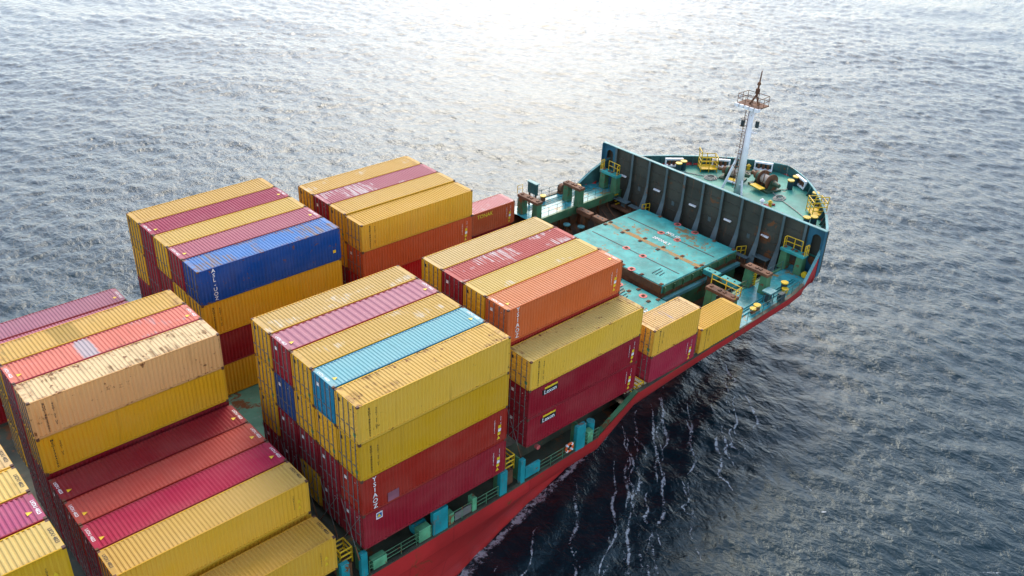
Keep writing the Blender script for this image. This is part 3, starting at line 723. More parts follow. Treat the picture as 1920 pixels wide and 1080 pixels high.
# ------------------------------------------------------------------ containers
W = 2.438; PITCH = 2.561; L40 = 12.192; L20 = 6.058
HC, ST = 2.896, 2.591
def wave(L, pitch, depth, end=0.16):
    """trapezoid corrugation profile: list of (x, offset)"""
    n = int((L - 2 * end) / pitch); p = (L - 2 * end) / n
    pts = [(-L / 2 + 0.02, 0.0)]
    for i in range(n):
        x = -L / 2 + end + i * p
        pts += [(x, 0), (x + 0.22 * p, -depth), (x + 0.5 * p, -depth), (x + 0.72 * p, 0)]
    pts += [(L / 2 - 0.02, 0)]
    return pts
_cache = {}
def cmeshes(L, H, roofp=0.25):
    key = (L, H, roofp)
    if key in _cache: return _cache[key]
    d = {}
    # roof: ribs run across
    pr = wave(L, roofp, 0.05, 0.32)
    mb = MB(); P = []
    for x, o in pr: P += [(x, -1.16, H + o - 0.006), (x, 1.16, H + o - 0.006)]
    mb.poly(P, [(2 * i, 2 * i + 2, 2 * i + 3, 2 * i + 1) for i in range(len(pr) - 1)])
    d['roof'] = mb.mesh('roof', M['c_roof'])
    pr = wave(L, 0.28, 0.055, 0.2)
    mb = MB(); P = []
    for x, o in pr: P += [(x, -1.205 - o, 0.14), (x, -1.205 - o, H - 0.05)]
    mb.poly(P, [(2 * i, 2 * i + 2, 2 * i + 3, 2 * i + 1) for i in range(len(pr) - 1)])
    d['side'] = mb.mesh('side_wall', M['c_side'])
    pr = wave(W, 0.25, 0.04, 0.14)
    mb = MB(); P = []
    for x, o in pr: P += [(L / 2 - 0.03 + o, x, 0.14), (L / 2 - 0.03 + o, x, H - 0.08)]
    mb.poly(P, [(2 * i, 2 * i + 2, 2 * i + 3, 2 * i + 1) for i in range(len(pr) - 1)])
    d['end'] = mb.mesh('end_wall', M['c_side'])
    mb = MB()
    for s in (-1, 1):
        y0, y1 = sorted((s * 1.219, s * 1.15))
        mb.box(-L / 2 + 0.17, L / 2 - 0.17, y0, y1, H - 0.075, H - 0.012)
        mb.box(-L / 2 + 0.17, L / 2 - 0.17, y0, y1, 0.02, 0.15)
        for e in (-1, 1):
            x0, x1 = sorted((e * L / 2, e * (L / 2 - 0.13)))
            y0, y1 = sorted((s * 1.219, s * 1.09))
            mb.box(x0, x1, y0, y1, 0.118, H - 0.118)
    for e in (-1, 1):
        x0, x1 = sorted((e * L / 2, e * (L / 2 - 0.1)))
        mb.box(x0, x1, -1.04, 1.04, H - 0.12, H - 0.008)
        mb.box(x0, x1, -1.04, 1.04, 0.02, 0.14)
    mb.box(-L / 2 + 0.12, L / 2 - 0.12, -1.14, 1.14, 0.11, 0.14)
    d['frame'] = mb.mesh('frame', M['c_frame'])
    mb = MB()
    for sx in (-1, 1):
        for sy in (-1, 1):
            for z in (0, H - 0.118):
                x0, x1 = sorted((sx * (L / 2 + 0.002), sx * (L / 2 - 0.178))); y0, y1 = sorted((sy * 1.222, sy * 1.06))
                mb.box(x0, x1, y0, y1, z, z + 0.12)
    d['cast'] = mb.mesh('corner_castings', M['casting'])
    # door leaf (left at y>0): ribbed plate
    mb = MB()
    dh = H - 0.27
    mb.box(-0.02, 0.03, 0.01, 1.08, 0.15, 0.15 + dh)
    for k in range(5):
        z = 0.27 + k * dh / 5
        mb.poly([(-0.02, 0.10, z), (-0.02, 1.0, z), (-0.02, 1.0, z + dh / 5 - 0.14), (-0.02, 0.10, z + dh / 5 - 0.14), (-0.055, 0.13, z + 0.05), (-0.055, 0.97, z + 0.05), (-0.055, 0.97, z + dh / 5 - 0.19), (-0.055, 0.13, z + dh / 5 - 0.19)],
                [(4, 5, 6, 7), (0, 1, 5, 4), (1, 2, 6, 5), (2, 3, 7, 6), (3, 0, 4, 7)])
    d['door'] = mb.mesh('door', M['c_side'])
    mb = MB().tube((-0.085, 0, 0.08), (-0.085, 0, H - 0.06), 0.032, 6)
    for z in (0.25, 0.9, H - 0.9, H - 0.25): mb.box(-0.10, -0.05, -0.05, 0.05, z, z + 0.06)
    mb.box(-0.11, -0.08, -0.02, 0.32, 1.02, 1.07)
    d['rod'] = mb.mesh('lock_rod', M['rod'])
    _cache[key] = d
    return d

def flat(L, rects):
    """marking sheet on the starboard wall made of thin plates: (x0,x1,z0,z1)"""
    mb = MB()
    for (x0, x1, z0, z1) in rects: mb.box(x0, x1, -0.003, 0.0, z0, z1)
    return mb
def code_cols(seed, cols, h, w, gap, broken=True):
    """small unreadable serial lines: stacks of short dashes"""
    rnd = random.Random(seed); mb = MB()
    for c in range(cols):
        z = 0
        while z < h[c]:
            t = rnd.uniform(0.5, 1.0) * w
            mb.box(c * gap, c * gap + t, -0.003, 0, -z - w * 0.6, -z); z += w * 0.85
            if rnd.random() < 0.12: z += w
    return mb
MK = {}
MK['roofcode'] = text_mesh('LKDU 4823', 0.26)
MK['bk_a'] = text_mesh('BUOI4823651', 0.23, True, 1.1); MK['bk_b'] = text_mesh('45G1 32 US', 0.19, True, 1.1)
MK['bk_c'] = text_mesh('MEOI7364290', 0.23, True, 1.1); MK['bk_d'] = text_mesh('20G1 US', 0.19, True, 1.1)
MK['big_white'] = text_mesh('YSIAOZ', 0.50, True, 1.12)
MK['blue_white'] = text_mesh('ASL-UOZ', 0.44, True, 1.12)
MK['tonak'] = text_mesh('TONAK', 0.62)
MK['lexon'] = text_mesh('Lexon', 0.52)
MK['white_a'] = text_mesh('TCNU8267510', 0.13, True); MK['white_b'] = text_mesh('45G1 US', 0.13, True)
MK['dash_col'] = code_cols(3, 3, (1.9, 1.2, 1.6), 0.12, 0.32).mesh('code_lines')
MK['sq'] = MB().box(-0.13, 0.13, -0.004, 0, -0.13, 0.13).mesh('square_sticker')
MK['tri'] = MB().poly([(-0.16, 0, 0), (0.16, 0, 0), (0, 0, 0.3), (-0.16, -0.004, 0), (0.16, -0.004, 0), (0, -0.004, 0.3)], [(3, 4, 5), (0, 2, 1), (0, 1, 4, 3), (1, 2, 5, 4), (2, 0, 3, 5)]).mesh('warning_triangle')
MK['tri_roof'] = MB().poly([(-0.1, -0.16, 0), (-0.1, 0.16, 0), (0.2, 0, 0), (-0.1, -0.16, 0.004), (-0.1, 0.16, 0.004), (0.2, 0, 0.004)], [(3, 5, 4), (0, 1, 2), (0, 3, 4, 1), (1, 4, 5, 2), (2, 5, 3, 0)]).mesh('roof_triangle')
MK['door_block'] = code_cols(11, 2, (1.5, 1.1), 0.14, 0.3).mesh('door_code_lines')
for k_, m_ in MK.items(): m_.name = k_

def mark(o, mesh, mat, loc, rot):
    return link('marking', MK[mesh], o, loc, M[mat], rot)

CONTAINERS = []
def cont(x, y, zb, side, roof=None, label='', wear=0.4, L=L40, H=HC, roofmat=None, marks='', roofp=0.25, group=None, rods=True):
    """x,y: aft / starboard edge; zb: base"""
    d = cmeshes(L, H, roofp)
    root = empty('shipping_container', (x + L / 2, y + W / 2, zb))
    tag(root, label, 'container', group or 'containers stacked on the ship')
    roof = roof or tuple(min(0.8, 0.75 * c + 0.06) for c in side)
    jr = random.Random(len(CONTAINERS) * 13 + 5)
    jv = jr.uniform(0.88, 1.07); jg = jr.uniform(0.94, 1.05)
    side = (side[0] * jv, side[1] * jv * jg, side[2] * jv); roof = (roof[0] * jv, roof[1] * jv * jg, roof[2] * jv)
    def p(name, key, colr, mat=None, parent=root, loc=(0, 0, 0), rot=None, w=wear):
        o = link(name, d[key], parent, loc, mat, rot)
        o.color = (*colr, w); return o
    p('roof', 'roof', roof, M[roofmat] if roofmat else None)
    p('side_wall', 'side', side)
    p('side_wall', 'side', side, rot=(0, 0, math.pi))
    p('end_wall', 'end', side)
    p('frame', 'frame', tuple(0.85 * c for c in side), w=min(1, wear + 0.25))
    p('corner_castings', 'cast', side)['kind'] = 'stuff'
    for s in (1, -1):
        dr = p('door', 'door', side, loc=(-L / 2 + 0.06, 0 if s > 0 else -1.09, 0))
        if rods:
            for yy in (0.27, 0.80):
                link('lock_rod', d['rod'], dr, (0, yy, 0))
    ys = -1.2085
    zr = H + 0.003
    mk = marks.split()
    if 'roof' in mk or 'roofw' in mk:
        ink = 'ink_white' if 'roofw' in mk else 'ink_black'
        mark(root, 'roofcode', ink, (-L / 2 + 0.2, 0.15, zr), ROOF); mark(root, 'roofcode', ink, (L / 2 - 0.2, -0.1, zr), ROOF)
        if 'roofw' in mk:
            mark(root, 'tri_roof', 'ink_yellow', (-L / 2 + 0.62, -0.45, zr), None); mark(root, 'tri_roof', 'ink_yellow', (L / 2 - 0.62, -0.35, zr), None)
    if 'black' in mk:
        mark(root, 'bk_a', 'ink_black', (-L / 2 + 0.85, ys, H / 2 - 0.05), STB); mark(root, 'bk_b', 'ink_black', (-L / 2 + 1.35, ys, H / 2 + 0.05), STB)
    if 'black2' in mk:
        mark(root, 'bk_c', 'ink_black', (-L / 2 + 0.8, ys, H / 2 - 0.05), STB); mark(root, 'bk_d', 'ink_black', (-L / 2 + 1.25, ys, H / 2 + 0.2), STB)
    if 'blackf' in mk:
        mark(root, 'white_a', 'ink_black', (L / 2 - 1.1, ys, H / 2 + 0.1), STB); mark(root, 'tri', 'ink_yellow', (L / 2 - 0.75, ys, H / 2 - 0.6), None); mark(root, 'tri', 'ink_yellow', (L / 2 - 0.75, ys, H / 2 - 0.1), None)
    if 'white' in mk:
        mark(root, 'white_a', 'ink_white', (L / 2 - 1.15, ys, H / 2 + 0.2), STB); mark(root, 'white_b', 'ink_white', (L / 2 - 0.6, ys, H / 2 + 0.55), STB)
        mark(root, 'sq', 'ink_yellow', (L / 2 - 0.68, ys, H / 2 + 0.05), None); mark(root, 'sq', 'ink_white', (L / 2 - 0.68, ys, H / 2 - 0.25), None)
        mark(root, 'sq', 'ink_yellow', (L / 2 - 0.72, ys, H / 2 - 0.55), None); mark(root, 'tri', 'ink_yellow', (L / 2 - 0.75, ys, H / 2 - 1.05), None)
    if 'big' in mk: mark(root, 'big_white', 'ink_white', (-L / 2 + 1.0, ys, H / 2 + 0.05), STB)
    if 'bluebig' in mk:
        mark(root, 'blue_white', 'ink_white', (-L / 2 + 1.25, ys, H / 2), STB); mark(root, 'sq', 'ink_yellow', (L / 2 - 0.6, ys, 0.9), None)
    if 'tonak' in mk: mark(root, 'tonak', 'ink_yellow', (-L / 2 + 1.75, ys, H - 0.55), STB)
    if 'lexon' in mk:
        b = flat(L, [(-0.6, 0.72, 0.24, 0.42)]).mesh('logo_bar'); MK['logo_bar'] = b
        b2 = flat(L, [(-0.8, 0.78, -0.24, 0.22)]).mesh('logo_ground'); MK['logo_ground'] = b2
        mark(root, 'logo_bar', 'ink_yellow', (-L / 2 + 2.2, ys, H - 0.75), None); mark(root, 'logo_ground', 'ink_black', (-L / 2 + 2.2, ys, H - 0.75), None)
        mark(root, 'lexon', 'ink_white', (-L / 2 + 2.2, ys - 0.008, H - 0.78), STB)
    if 'logo' in mk:
        mark(root, 'sq', 'ink_white', (-L / 2 + 1.25, ys, H - 0.55), None).scale = (1.9, 1, 2.1)
        mark(root, 'sq', 'ink_blue', (-L / 2 + 1.25, ys - 0.006, H - 0.55), None).scale = (1.4, 1, 1.5)
        mark(root, 'tri', 'ink_yellow', (-L / 2 + 1.22, ys - 0.011, H - 0.68), None)
    if 'patch' in mk: mark(root, 'sq', 'faded', (-L / 2 + 2.4, ys, 0.5), None).scale = (3.4, 1, 3.0)
    if 'dlab' in mk:
        mark(root, 'door_block', 'ink_white', (-L / 2 - 0.006, -0.45, H - 0.5), AFT); mark(root, 'sq', 'ink_white', (-L / 2 - 0.007, 0.55, H - 0.7), (0, 0, R(-90)))
    if 'dlaby' in mk:
        mark(root, 'door_block', 'ink_black', (-L / 2 - 0.006, -0.45, H - 0.55), AFT); mark(root, 'sq', 'ink_black', (-L / 2 - 0.007, 0.75, H - 0.45), (0, 0, R(-90))); mark(root, 'sq', 'ink_green', (-L / 2 - 0.007, -0.8, 0.6), (0, 0, R(-90)))
    CONTAINERS.append(root)
    return root

# paint colours (base colours, not lit values)
YEL = (0.70, 0.375, 0.020); YELB = (0.74, 0.41, 0.035); TAN = (0.76, 0.43, 0.05); CREAM = (0.72, 0.40, 0.145); OLIVE = (0.66, 0.355, 0.013)
DRED = (0.24, 0.009, 0.018); CRIM = (0.30, 0.012, 0.024); RED = (0.38, 0.026, 0.014); BRED = (0.50, 0.010, 0.012); BRICK = (0.52, 0.09, 0.028); ROSE = (0.36, 0.022, 0.048); ORANGE = (0.58, 0.13, 0.032)
BLUE = (0.006, 0.06, 0.27); NAVY = (0.014, 0.06, 0.19); AQUA = (0.006, 0.22, 0.36)
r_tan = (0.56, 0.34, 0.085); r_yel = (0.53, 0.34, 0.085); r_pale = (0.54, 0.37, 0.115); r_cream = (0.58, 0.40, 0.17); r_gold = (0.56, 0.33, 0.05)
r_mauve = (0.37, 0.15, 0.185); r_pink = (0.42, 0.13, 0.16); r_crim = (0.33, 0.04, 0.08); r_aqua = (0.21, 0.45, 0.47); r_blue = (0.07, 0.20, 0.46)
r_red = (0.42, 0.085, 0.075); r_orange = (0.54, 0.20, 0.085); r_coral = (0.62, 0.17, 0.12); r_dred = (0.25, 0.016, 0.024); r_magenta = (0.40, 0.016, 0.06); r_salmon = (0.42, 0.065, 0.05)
BASE = 10.92
ORD = ['first', 'second', 'third', 'fourth', 'fifth', 'sixth']
TIER = {4: ['top tier', 'second tier down', 'third tier down', 'bottom tier'], 3: ['top tier', 'middle tier', 'bottom tier'], 2: ['top tier', 'bottom tier'], 1: ['single tier']}
CN = {}
for nm, c in (('yellow', YEL), ('yellow', YELB), ('tan', TAN), ('cream', CREAM), ('mustard', OLIVE), ('dark red', DRED), ('crimson', CRIM), ('red', RED), ('bright red', BRED), ('brick red', BRICK), ('rose red', ROSE), ('orange', ORANGE), ('blue', BLUE), ('navy blue', NAVY), ('turquoise', AQUA)): CN[c] = nm
def stack(x, y0, row, spec, where, ncol, H=None, ztop=None, only=None, **kw):
    """spec: top to bottom list of dicts(side, roof, ...)"""
    hs = [s.get('H', HC) for s in spec]
    z = BASE + sum(hs)
    for t, s in enumerate(spec):
        z -= hs[t]
        if s.get('skip'): continue
        s2 = {k: v for k, v in s.items() if k not in ('H', 'side', 'skip', 'name')}
        nm = s.get('name') or CN[s['side']]
        tier = TIER[len(spec)][t]
        lab = f"{nm} container, {tier}, {ORD[row]} column from right, {where}"
        cont(x, y0, z, s['side'], label=lab, H=hs[t], **{**kw, **s2})

def D(side, roof=None, **k): return dict(side=side, roof=roof, **k)
# --- block P: starboard, with the light blue roof
Yst = lambda o, r: o - 16.6 + r * PITCH
wP = 'block with pale-blue roof'
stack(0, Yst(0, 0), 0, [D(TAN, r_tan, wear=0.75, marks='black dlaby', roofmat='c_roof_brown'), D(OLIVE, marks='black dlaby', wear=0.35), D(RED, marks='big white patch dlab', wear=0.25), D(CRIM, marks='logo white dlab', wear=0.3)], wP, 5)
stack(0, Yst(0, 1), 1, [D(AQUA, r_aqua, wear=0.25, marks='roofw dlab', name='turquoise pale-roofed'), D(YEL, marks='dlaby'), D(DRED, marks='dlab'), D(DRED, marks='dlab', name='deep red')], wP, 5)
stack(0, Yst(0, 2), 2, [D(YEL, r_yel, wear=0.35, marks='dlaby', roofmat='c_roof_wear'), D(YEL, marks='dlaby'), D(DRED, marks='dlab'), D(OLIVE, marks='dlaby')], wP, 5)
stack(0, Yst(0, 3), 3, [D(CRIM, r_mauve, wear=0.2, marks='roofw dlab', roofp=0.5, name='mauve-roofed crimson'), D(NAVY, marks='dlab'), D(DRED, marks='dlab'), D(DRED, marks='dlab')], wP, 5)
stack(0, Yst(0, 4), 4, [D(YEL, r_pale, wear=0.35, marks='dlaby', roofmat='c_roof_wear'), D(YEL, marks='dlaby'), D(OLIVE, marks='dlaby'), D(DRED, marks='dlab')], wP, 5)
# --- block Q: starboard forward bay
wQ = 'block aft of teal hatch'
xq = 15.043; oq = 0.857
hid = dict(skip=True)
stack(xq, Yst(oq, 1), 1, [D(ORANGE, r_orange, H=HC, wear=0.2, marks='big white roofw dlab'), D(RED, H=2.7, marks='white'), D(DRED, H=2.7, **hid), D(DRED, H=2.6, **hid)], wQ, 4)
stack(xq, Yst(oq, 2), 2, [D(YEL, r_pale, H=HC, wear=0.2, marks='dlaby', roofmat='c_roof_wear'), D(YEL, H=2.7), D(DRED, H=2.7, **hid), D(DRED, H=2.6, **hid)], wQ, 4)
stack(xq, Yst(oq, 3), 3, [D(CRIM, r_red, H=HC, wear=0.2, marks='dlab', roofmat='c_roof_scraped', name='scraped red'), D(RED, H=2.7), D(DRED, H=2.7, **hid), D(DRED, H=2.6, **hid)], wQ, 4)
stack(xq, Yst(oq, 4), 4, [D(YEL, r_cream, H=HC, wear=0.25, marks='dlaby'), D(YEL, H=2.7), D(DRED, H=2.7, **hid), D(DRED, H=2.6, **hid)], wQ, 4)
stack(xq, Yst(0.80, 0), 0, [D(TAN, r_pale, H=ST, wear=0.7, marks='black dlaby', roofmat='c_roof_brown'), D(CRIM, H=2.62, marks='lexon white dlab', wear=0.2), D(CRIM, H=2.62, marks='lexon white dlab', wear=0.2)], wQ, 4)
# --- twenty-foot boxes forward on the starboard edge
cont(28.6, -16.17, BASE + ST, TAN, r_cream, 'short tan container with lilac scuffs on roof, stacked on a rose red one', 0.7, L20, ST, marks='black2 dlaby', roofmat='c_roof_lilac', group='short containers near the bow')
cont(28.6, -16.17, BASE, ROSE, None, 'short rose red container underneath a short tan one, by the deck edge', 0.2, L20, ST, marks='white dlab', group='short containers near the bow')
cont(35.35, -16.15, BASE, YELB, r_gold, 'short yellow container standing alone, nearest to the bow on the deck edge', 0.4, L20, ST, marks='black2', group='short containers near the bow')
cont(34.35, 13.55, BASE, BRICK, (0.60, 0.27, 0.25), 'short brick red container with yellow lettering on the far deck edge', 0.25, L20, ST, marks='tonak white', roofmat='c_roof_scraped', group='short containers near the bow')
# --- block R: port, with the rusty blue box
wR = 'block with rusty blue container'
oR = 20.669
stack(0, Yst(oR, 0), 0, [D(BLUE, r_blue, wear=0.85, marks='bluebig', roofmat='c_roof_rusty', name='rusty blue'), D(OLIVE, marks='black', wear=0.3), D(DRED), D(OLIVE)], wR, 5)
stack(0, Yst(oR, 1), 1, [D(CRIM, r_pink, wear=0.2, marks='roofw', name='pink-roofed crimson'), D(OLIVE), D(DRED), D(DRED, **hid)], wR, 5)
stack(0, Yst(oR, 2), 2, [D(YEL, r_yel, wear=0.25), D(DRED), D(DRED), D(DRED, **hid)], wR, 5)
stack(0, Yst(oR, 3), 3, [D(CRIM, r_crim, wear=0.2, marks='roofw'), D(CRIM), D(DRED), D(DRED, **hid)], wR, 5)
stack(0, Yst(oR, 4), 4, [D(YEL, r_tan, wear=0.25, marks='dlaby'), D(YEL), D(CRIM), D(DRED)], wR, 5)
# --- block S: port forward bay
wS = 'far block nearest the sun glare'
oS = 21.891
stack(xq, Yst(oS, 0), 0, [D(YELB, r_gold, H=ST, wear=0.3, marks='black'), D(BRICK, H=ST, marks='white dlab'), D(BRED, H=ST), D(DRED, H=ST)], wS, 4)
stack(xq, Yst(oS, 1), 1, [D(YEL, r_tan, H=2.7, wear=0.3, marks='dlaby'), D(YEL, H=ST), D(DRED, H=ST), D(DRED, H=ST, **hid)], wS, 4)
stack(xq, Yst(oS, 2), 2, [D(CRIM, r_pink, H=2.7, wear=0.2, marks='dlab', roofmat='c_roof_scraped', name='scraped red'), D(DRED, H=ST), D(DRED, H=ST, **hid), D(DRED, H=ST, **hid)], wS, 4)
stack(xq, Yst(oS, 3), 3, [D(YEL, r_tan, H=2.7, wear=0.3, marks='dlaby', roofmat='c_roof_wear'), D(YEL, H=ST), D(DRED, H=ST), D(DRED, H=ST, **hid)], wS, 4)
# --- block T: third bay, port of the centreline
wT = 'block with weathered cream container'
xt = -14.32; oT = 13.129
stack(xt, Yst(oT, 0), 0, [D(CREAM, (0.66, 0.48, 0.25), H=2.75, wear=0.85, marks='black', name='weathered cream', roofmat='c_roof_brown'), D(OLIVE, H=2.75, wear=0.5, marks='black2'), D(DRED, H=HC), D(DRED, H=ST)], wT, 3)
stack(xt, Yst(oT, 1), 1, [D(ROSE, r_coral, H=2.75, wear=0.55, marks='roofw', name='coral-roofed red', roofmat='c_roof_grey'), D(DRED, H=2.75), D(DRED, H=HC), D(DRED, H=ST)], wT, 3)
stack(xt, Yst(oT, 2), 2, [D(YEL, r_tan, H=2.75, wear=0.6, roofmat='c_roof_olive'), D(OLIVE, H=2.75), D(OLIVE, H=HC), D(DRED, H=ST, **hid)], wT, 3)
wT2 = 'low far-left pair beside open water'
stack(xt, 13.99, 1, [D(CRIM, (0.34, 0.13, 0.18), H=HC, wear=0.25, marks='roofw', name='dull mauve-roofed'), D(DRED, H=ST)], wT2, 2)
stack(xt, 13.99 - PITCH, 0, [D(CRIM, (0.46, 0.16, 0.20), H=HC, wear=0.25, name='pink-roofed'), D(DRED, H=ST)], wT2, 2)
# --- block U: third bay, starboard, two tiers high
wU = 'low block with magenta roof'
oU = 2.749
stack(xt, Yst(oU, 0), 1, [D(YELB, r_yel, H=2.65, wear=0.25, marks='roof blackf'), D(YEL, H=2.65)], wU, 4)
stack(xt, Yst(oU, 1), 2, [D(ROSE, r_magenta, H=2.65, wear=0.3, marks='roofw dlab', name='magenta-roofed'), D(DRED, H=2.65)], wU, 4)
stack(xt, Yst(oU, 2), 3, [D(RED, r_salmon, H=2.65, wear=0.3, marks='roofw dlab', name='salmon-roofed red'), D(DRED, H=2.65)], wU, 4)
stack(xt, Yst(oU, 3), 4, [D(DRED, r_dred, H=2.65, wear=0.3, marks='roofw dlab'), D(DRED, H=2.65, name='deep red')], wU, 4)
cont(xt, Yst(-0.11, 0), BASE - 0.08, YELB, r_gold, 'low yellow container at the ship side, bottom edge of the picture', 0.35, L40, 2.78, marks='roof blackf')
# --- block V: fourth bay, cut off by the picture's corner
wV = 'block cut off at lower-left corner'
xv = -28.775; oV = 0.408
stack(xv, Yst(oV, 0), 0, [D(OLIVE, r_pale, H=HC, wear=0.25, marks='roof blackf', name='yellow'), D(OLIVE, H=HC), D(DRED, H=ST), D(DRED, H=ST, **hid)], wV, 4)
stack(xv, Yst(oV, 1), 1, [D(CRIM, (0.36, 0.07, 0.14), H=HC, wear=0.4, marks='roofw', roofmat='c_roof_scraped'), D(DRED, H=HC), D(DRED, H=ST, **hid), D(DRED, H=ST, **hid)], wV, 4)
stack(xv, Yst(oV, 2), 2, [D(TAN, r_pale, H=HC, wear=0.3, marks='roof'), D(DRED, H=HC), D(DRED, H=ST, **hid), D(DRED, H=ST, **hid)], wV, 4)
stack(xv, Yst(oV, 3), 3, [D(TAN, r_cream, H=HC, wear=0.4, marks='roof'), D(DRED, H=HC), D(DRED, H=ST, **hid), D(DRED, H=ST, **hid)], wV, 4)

# lashing rods crossing the aft ends of the outer stacks
for (x, rows, yo) in ((-0.12, range(5), 0.0), (15.043 - 0.12, range(1), 0.8)):
    for r_ in rows:
        ya = Yst(yo, r_) + 0.12; yb = ya + W - 0.24
        for (a, b) in ((ya, yb), (yb, ya)):
            MB().tube((x - 0.25, a, 10.2), (x, b, BASE + HC + 0.05), 0.022, 5).build('lashing_rod', M['rod'], ship)
            MB().tube((x - 0.25, a, 10.2), (x - 0.19, a + (b - a) * 0.22, 10.2 + 0.22 * (HC + 0.77)), 0.045, 6).build('turnbuckle', M['rusty'], ship)
# ------------------------------------------------------------------ hatch covers
def socket(parent, x, y, z, m='rusty', r=0.2):
    g = MB().box(x - r, x + r, y - r * 0.8, y + r * 0.8, z, z + 0.07).cyl((x, y, z + 0.07), r * 0.55, 0.05, 8).build('lashing_socket', M[m], parent)
def pad(parent, x, y, z):
    MB().cyl((x, y, z + 0.004), 0.42, 0.02, 16).build('socket_ring', M['pink'], parent)
    socket(parent, x, y, z + 0.02, 'rusty', 0.16)

h1 = empty('hatch_cover', (47.95, 0, 10.4))
tag(h1, 'large teal hatch cover with white lettering and rusty seam, just behind the breakwater', 'hatch cover', 'steel hatch covers')
MB().box(-6.15, 0.0 - 0.02, -6.65, 6.65, 0, 0.9).build('cover_plate', M['teal'], h1, bevel=0.05)
MB().box(0.02, 6.15, -6.65, 6.65, 0, 0.9).build('cover_plate', M['teal'], h1, bevel=0.05)
MB().box(-0.30, 0.30, -6.5, 6.5, 0.9, 0.912).build('rusty_seam', M['seam'], h1)
for x in (-2.85, 2.95): MB().box(x - 0.06, x + 0.06, -6.1, 6.0, 0.89, 0.93).build('joint_strip', M['joint'], h1)
for k in range(6):
    y = -6.35 + k * 2.54
    for dx in (-0.45, 0.45): socket(h1, dx, y + random.uniform(-0.06, 0.06), 0.905)
    socket(h1, -5.95, y, 0.905); socket(h1, 5.95, y, 0.905)
for (x, y) in ((2.9, 1.1), (2.95, -1.13), (-2.85, 1.05), (-2.85, -1.25), (6.0, 1.3), (5.9, -1.2), (-5.9, 0.3), (-5.9, -2.4)): pad(h1, x, y, 0.905)
tm = text_mesh('NO.1P', 0.62); link('lettering', tm, h1, (3.5, -0.1, 0.925), M['ink_white'], (0, 0, R(-90)))
tm = text_mesh("20'ONLY", 0.62); link('lettering', tm, h1, (1.45, -0.2, 0.925), M['ink_white'], (0, 0, R(-90)))
for s in (-1, 1):
    MB().box(-6.0, 6.0, min(s * 6.66, s * 6.72), max(s * 6.66, s * 6.72), 0.05, 0.8).build('side_skirt', M['green'], h1)
    for k in range(9): MB().box(-5.9 + k * 1.45, -5.84 + k * 1.45, min(s * 6.72, s * 6.9), max(s * 6.72, s * 6.9), 0.05, 0.7).build('skirt_bracket', M['green'], h1)
MB().box(-6.24, -6.16, -6.6, 6.6, 0.02, 0.82).build('aft_skirt', M['rusty'], h1)
MB().box(41.9, 54.0, -6.9, 6.9, 7.62, 9.9).build('hatch_coaming', M['green'], ship)
for s in (-1, 1): MB().box(41.75, 54.15, min(s * 7.3, s * 6.9), max(s * 7.3, s * 6.9), 9.7, 10.05).build('coaming_bar', M['cap'], ship)
MB().box(41.8, 54.1, -6.6, 6.6, 9.9, 10.39).build('coaming_rim', M['rusty'], ship)

h2 = empty('hatch_cover', (34.7, 0, 9.4))
tag(h2, 'lower teal hatch cover half hidden behind the orange container, beside short boxes', 'hatch cover', 'steel hatch covers')
MB().box(-6.6, 6.6, -10.9, 10.9, 0, 0.85).build('cover_plate', M['teal'], h2, bevel=0.05)
for k in range(8):
    y = -9.6 + k * 2.56
    socket(h2, 6.2, y, 0.86); socket(h2, 5.2, y + 0.4, 0.86)
for (x, y) in ((5.6, -5.6), (5.9, -8.7), (2.2, -9.9), (5.4, -2.6), (4.5, 5.0)): pad(h2, x, y, 0.86)
tm = text_mesh('NO.2S', 0.7); link('lettering', tm, h2, (3.6, -7.2, 0.875), M['ink_white'], (0, 0, R(-90)))
for k in range(5):
    MB().tube((3.3 - 0.1 * k, -3.2 - 0.42 * k, 0.9), (5.4 - 0.25 * k, -3.0 - 0.42 * k, 0.9), 0.035, 5).build('lashing_rod', M['joint'], h2)
for k in range(3):
    MB().tube((43.0 + 0.1 * k, -4.3 - 0.4 * k, 11.34), (44.5 - 0.2 * k, -4.2 - 0.4 * k, 11.34), 0.03, 5).build('lashing_rod', M['joint'], ship)
h3 = empty('hatch_cover', (6.1, 0, 10.3))
tag(h3, 'green hatch cover lying bare between two tall container blocks', 'hatch cover', 'steel hatch covers')
MB().box(-6.3, 6.3, -4.0, 4.3, 0, 0.55).build('cover_plate', M['cover_green'], h3, bevel=0.04)
for k in range(4):
    for x in (-6.0, 0, 6.0): socket(h3, x, -3.6 + 2.5 * k, 0.555)

# ------------------------------------------------------------------ small loose things
bm_ = MB()
n1, n2 = 20, 8
P = []; F = []
for i in range(n1):
    for j in range(n2):
        a = 2 * math.pi * i / n1; b = 2 * math.pi * j / n2
        P.append(((0.36 + 0.09 * math.cos(b)) * math.cos(a), 0.09 * math.sin(b), (0.36 + 0.09 * math.cos(b)) * math.sin(a)))
        F.append((i * n2 + j, ((i + 1) % n1) * n2 + j, ((i + 1) % n1) * n2 + (j + 1) % n2, i * n2 + (j + 1) % n2))
lb = empty('lifebuoy', (19.1, -16.52, 9.35))
tag(lb, 'orange lifebuoy hanging on the walkway rail under dark red containers', 'lifebuoy')
bm_.poly(P, F).build('ring', M['orange'], lb, smooth=True)
for k in range(4):
    a = k * math.pi / 2 + 0.78
    MB().tube((0.26 * math.cos(a), 0, 0.26 * math.sin(a)), (0.46 * math.cos(a), 0, 0.46 * math.sin(a)), 0.105, 8).build('band', M['ink_white'], lb)

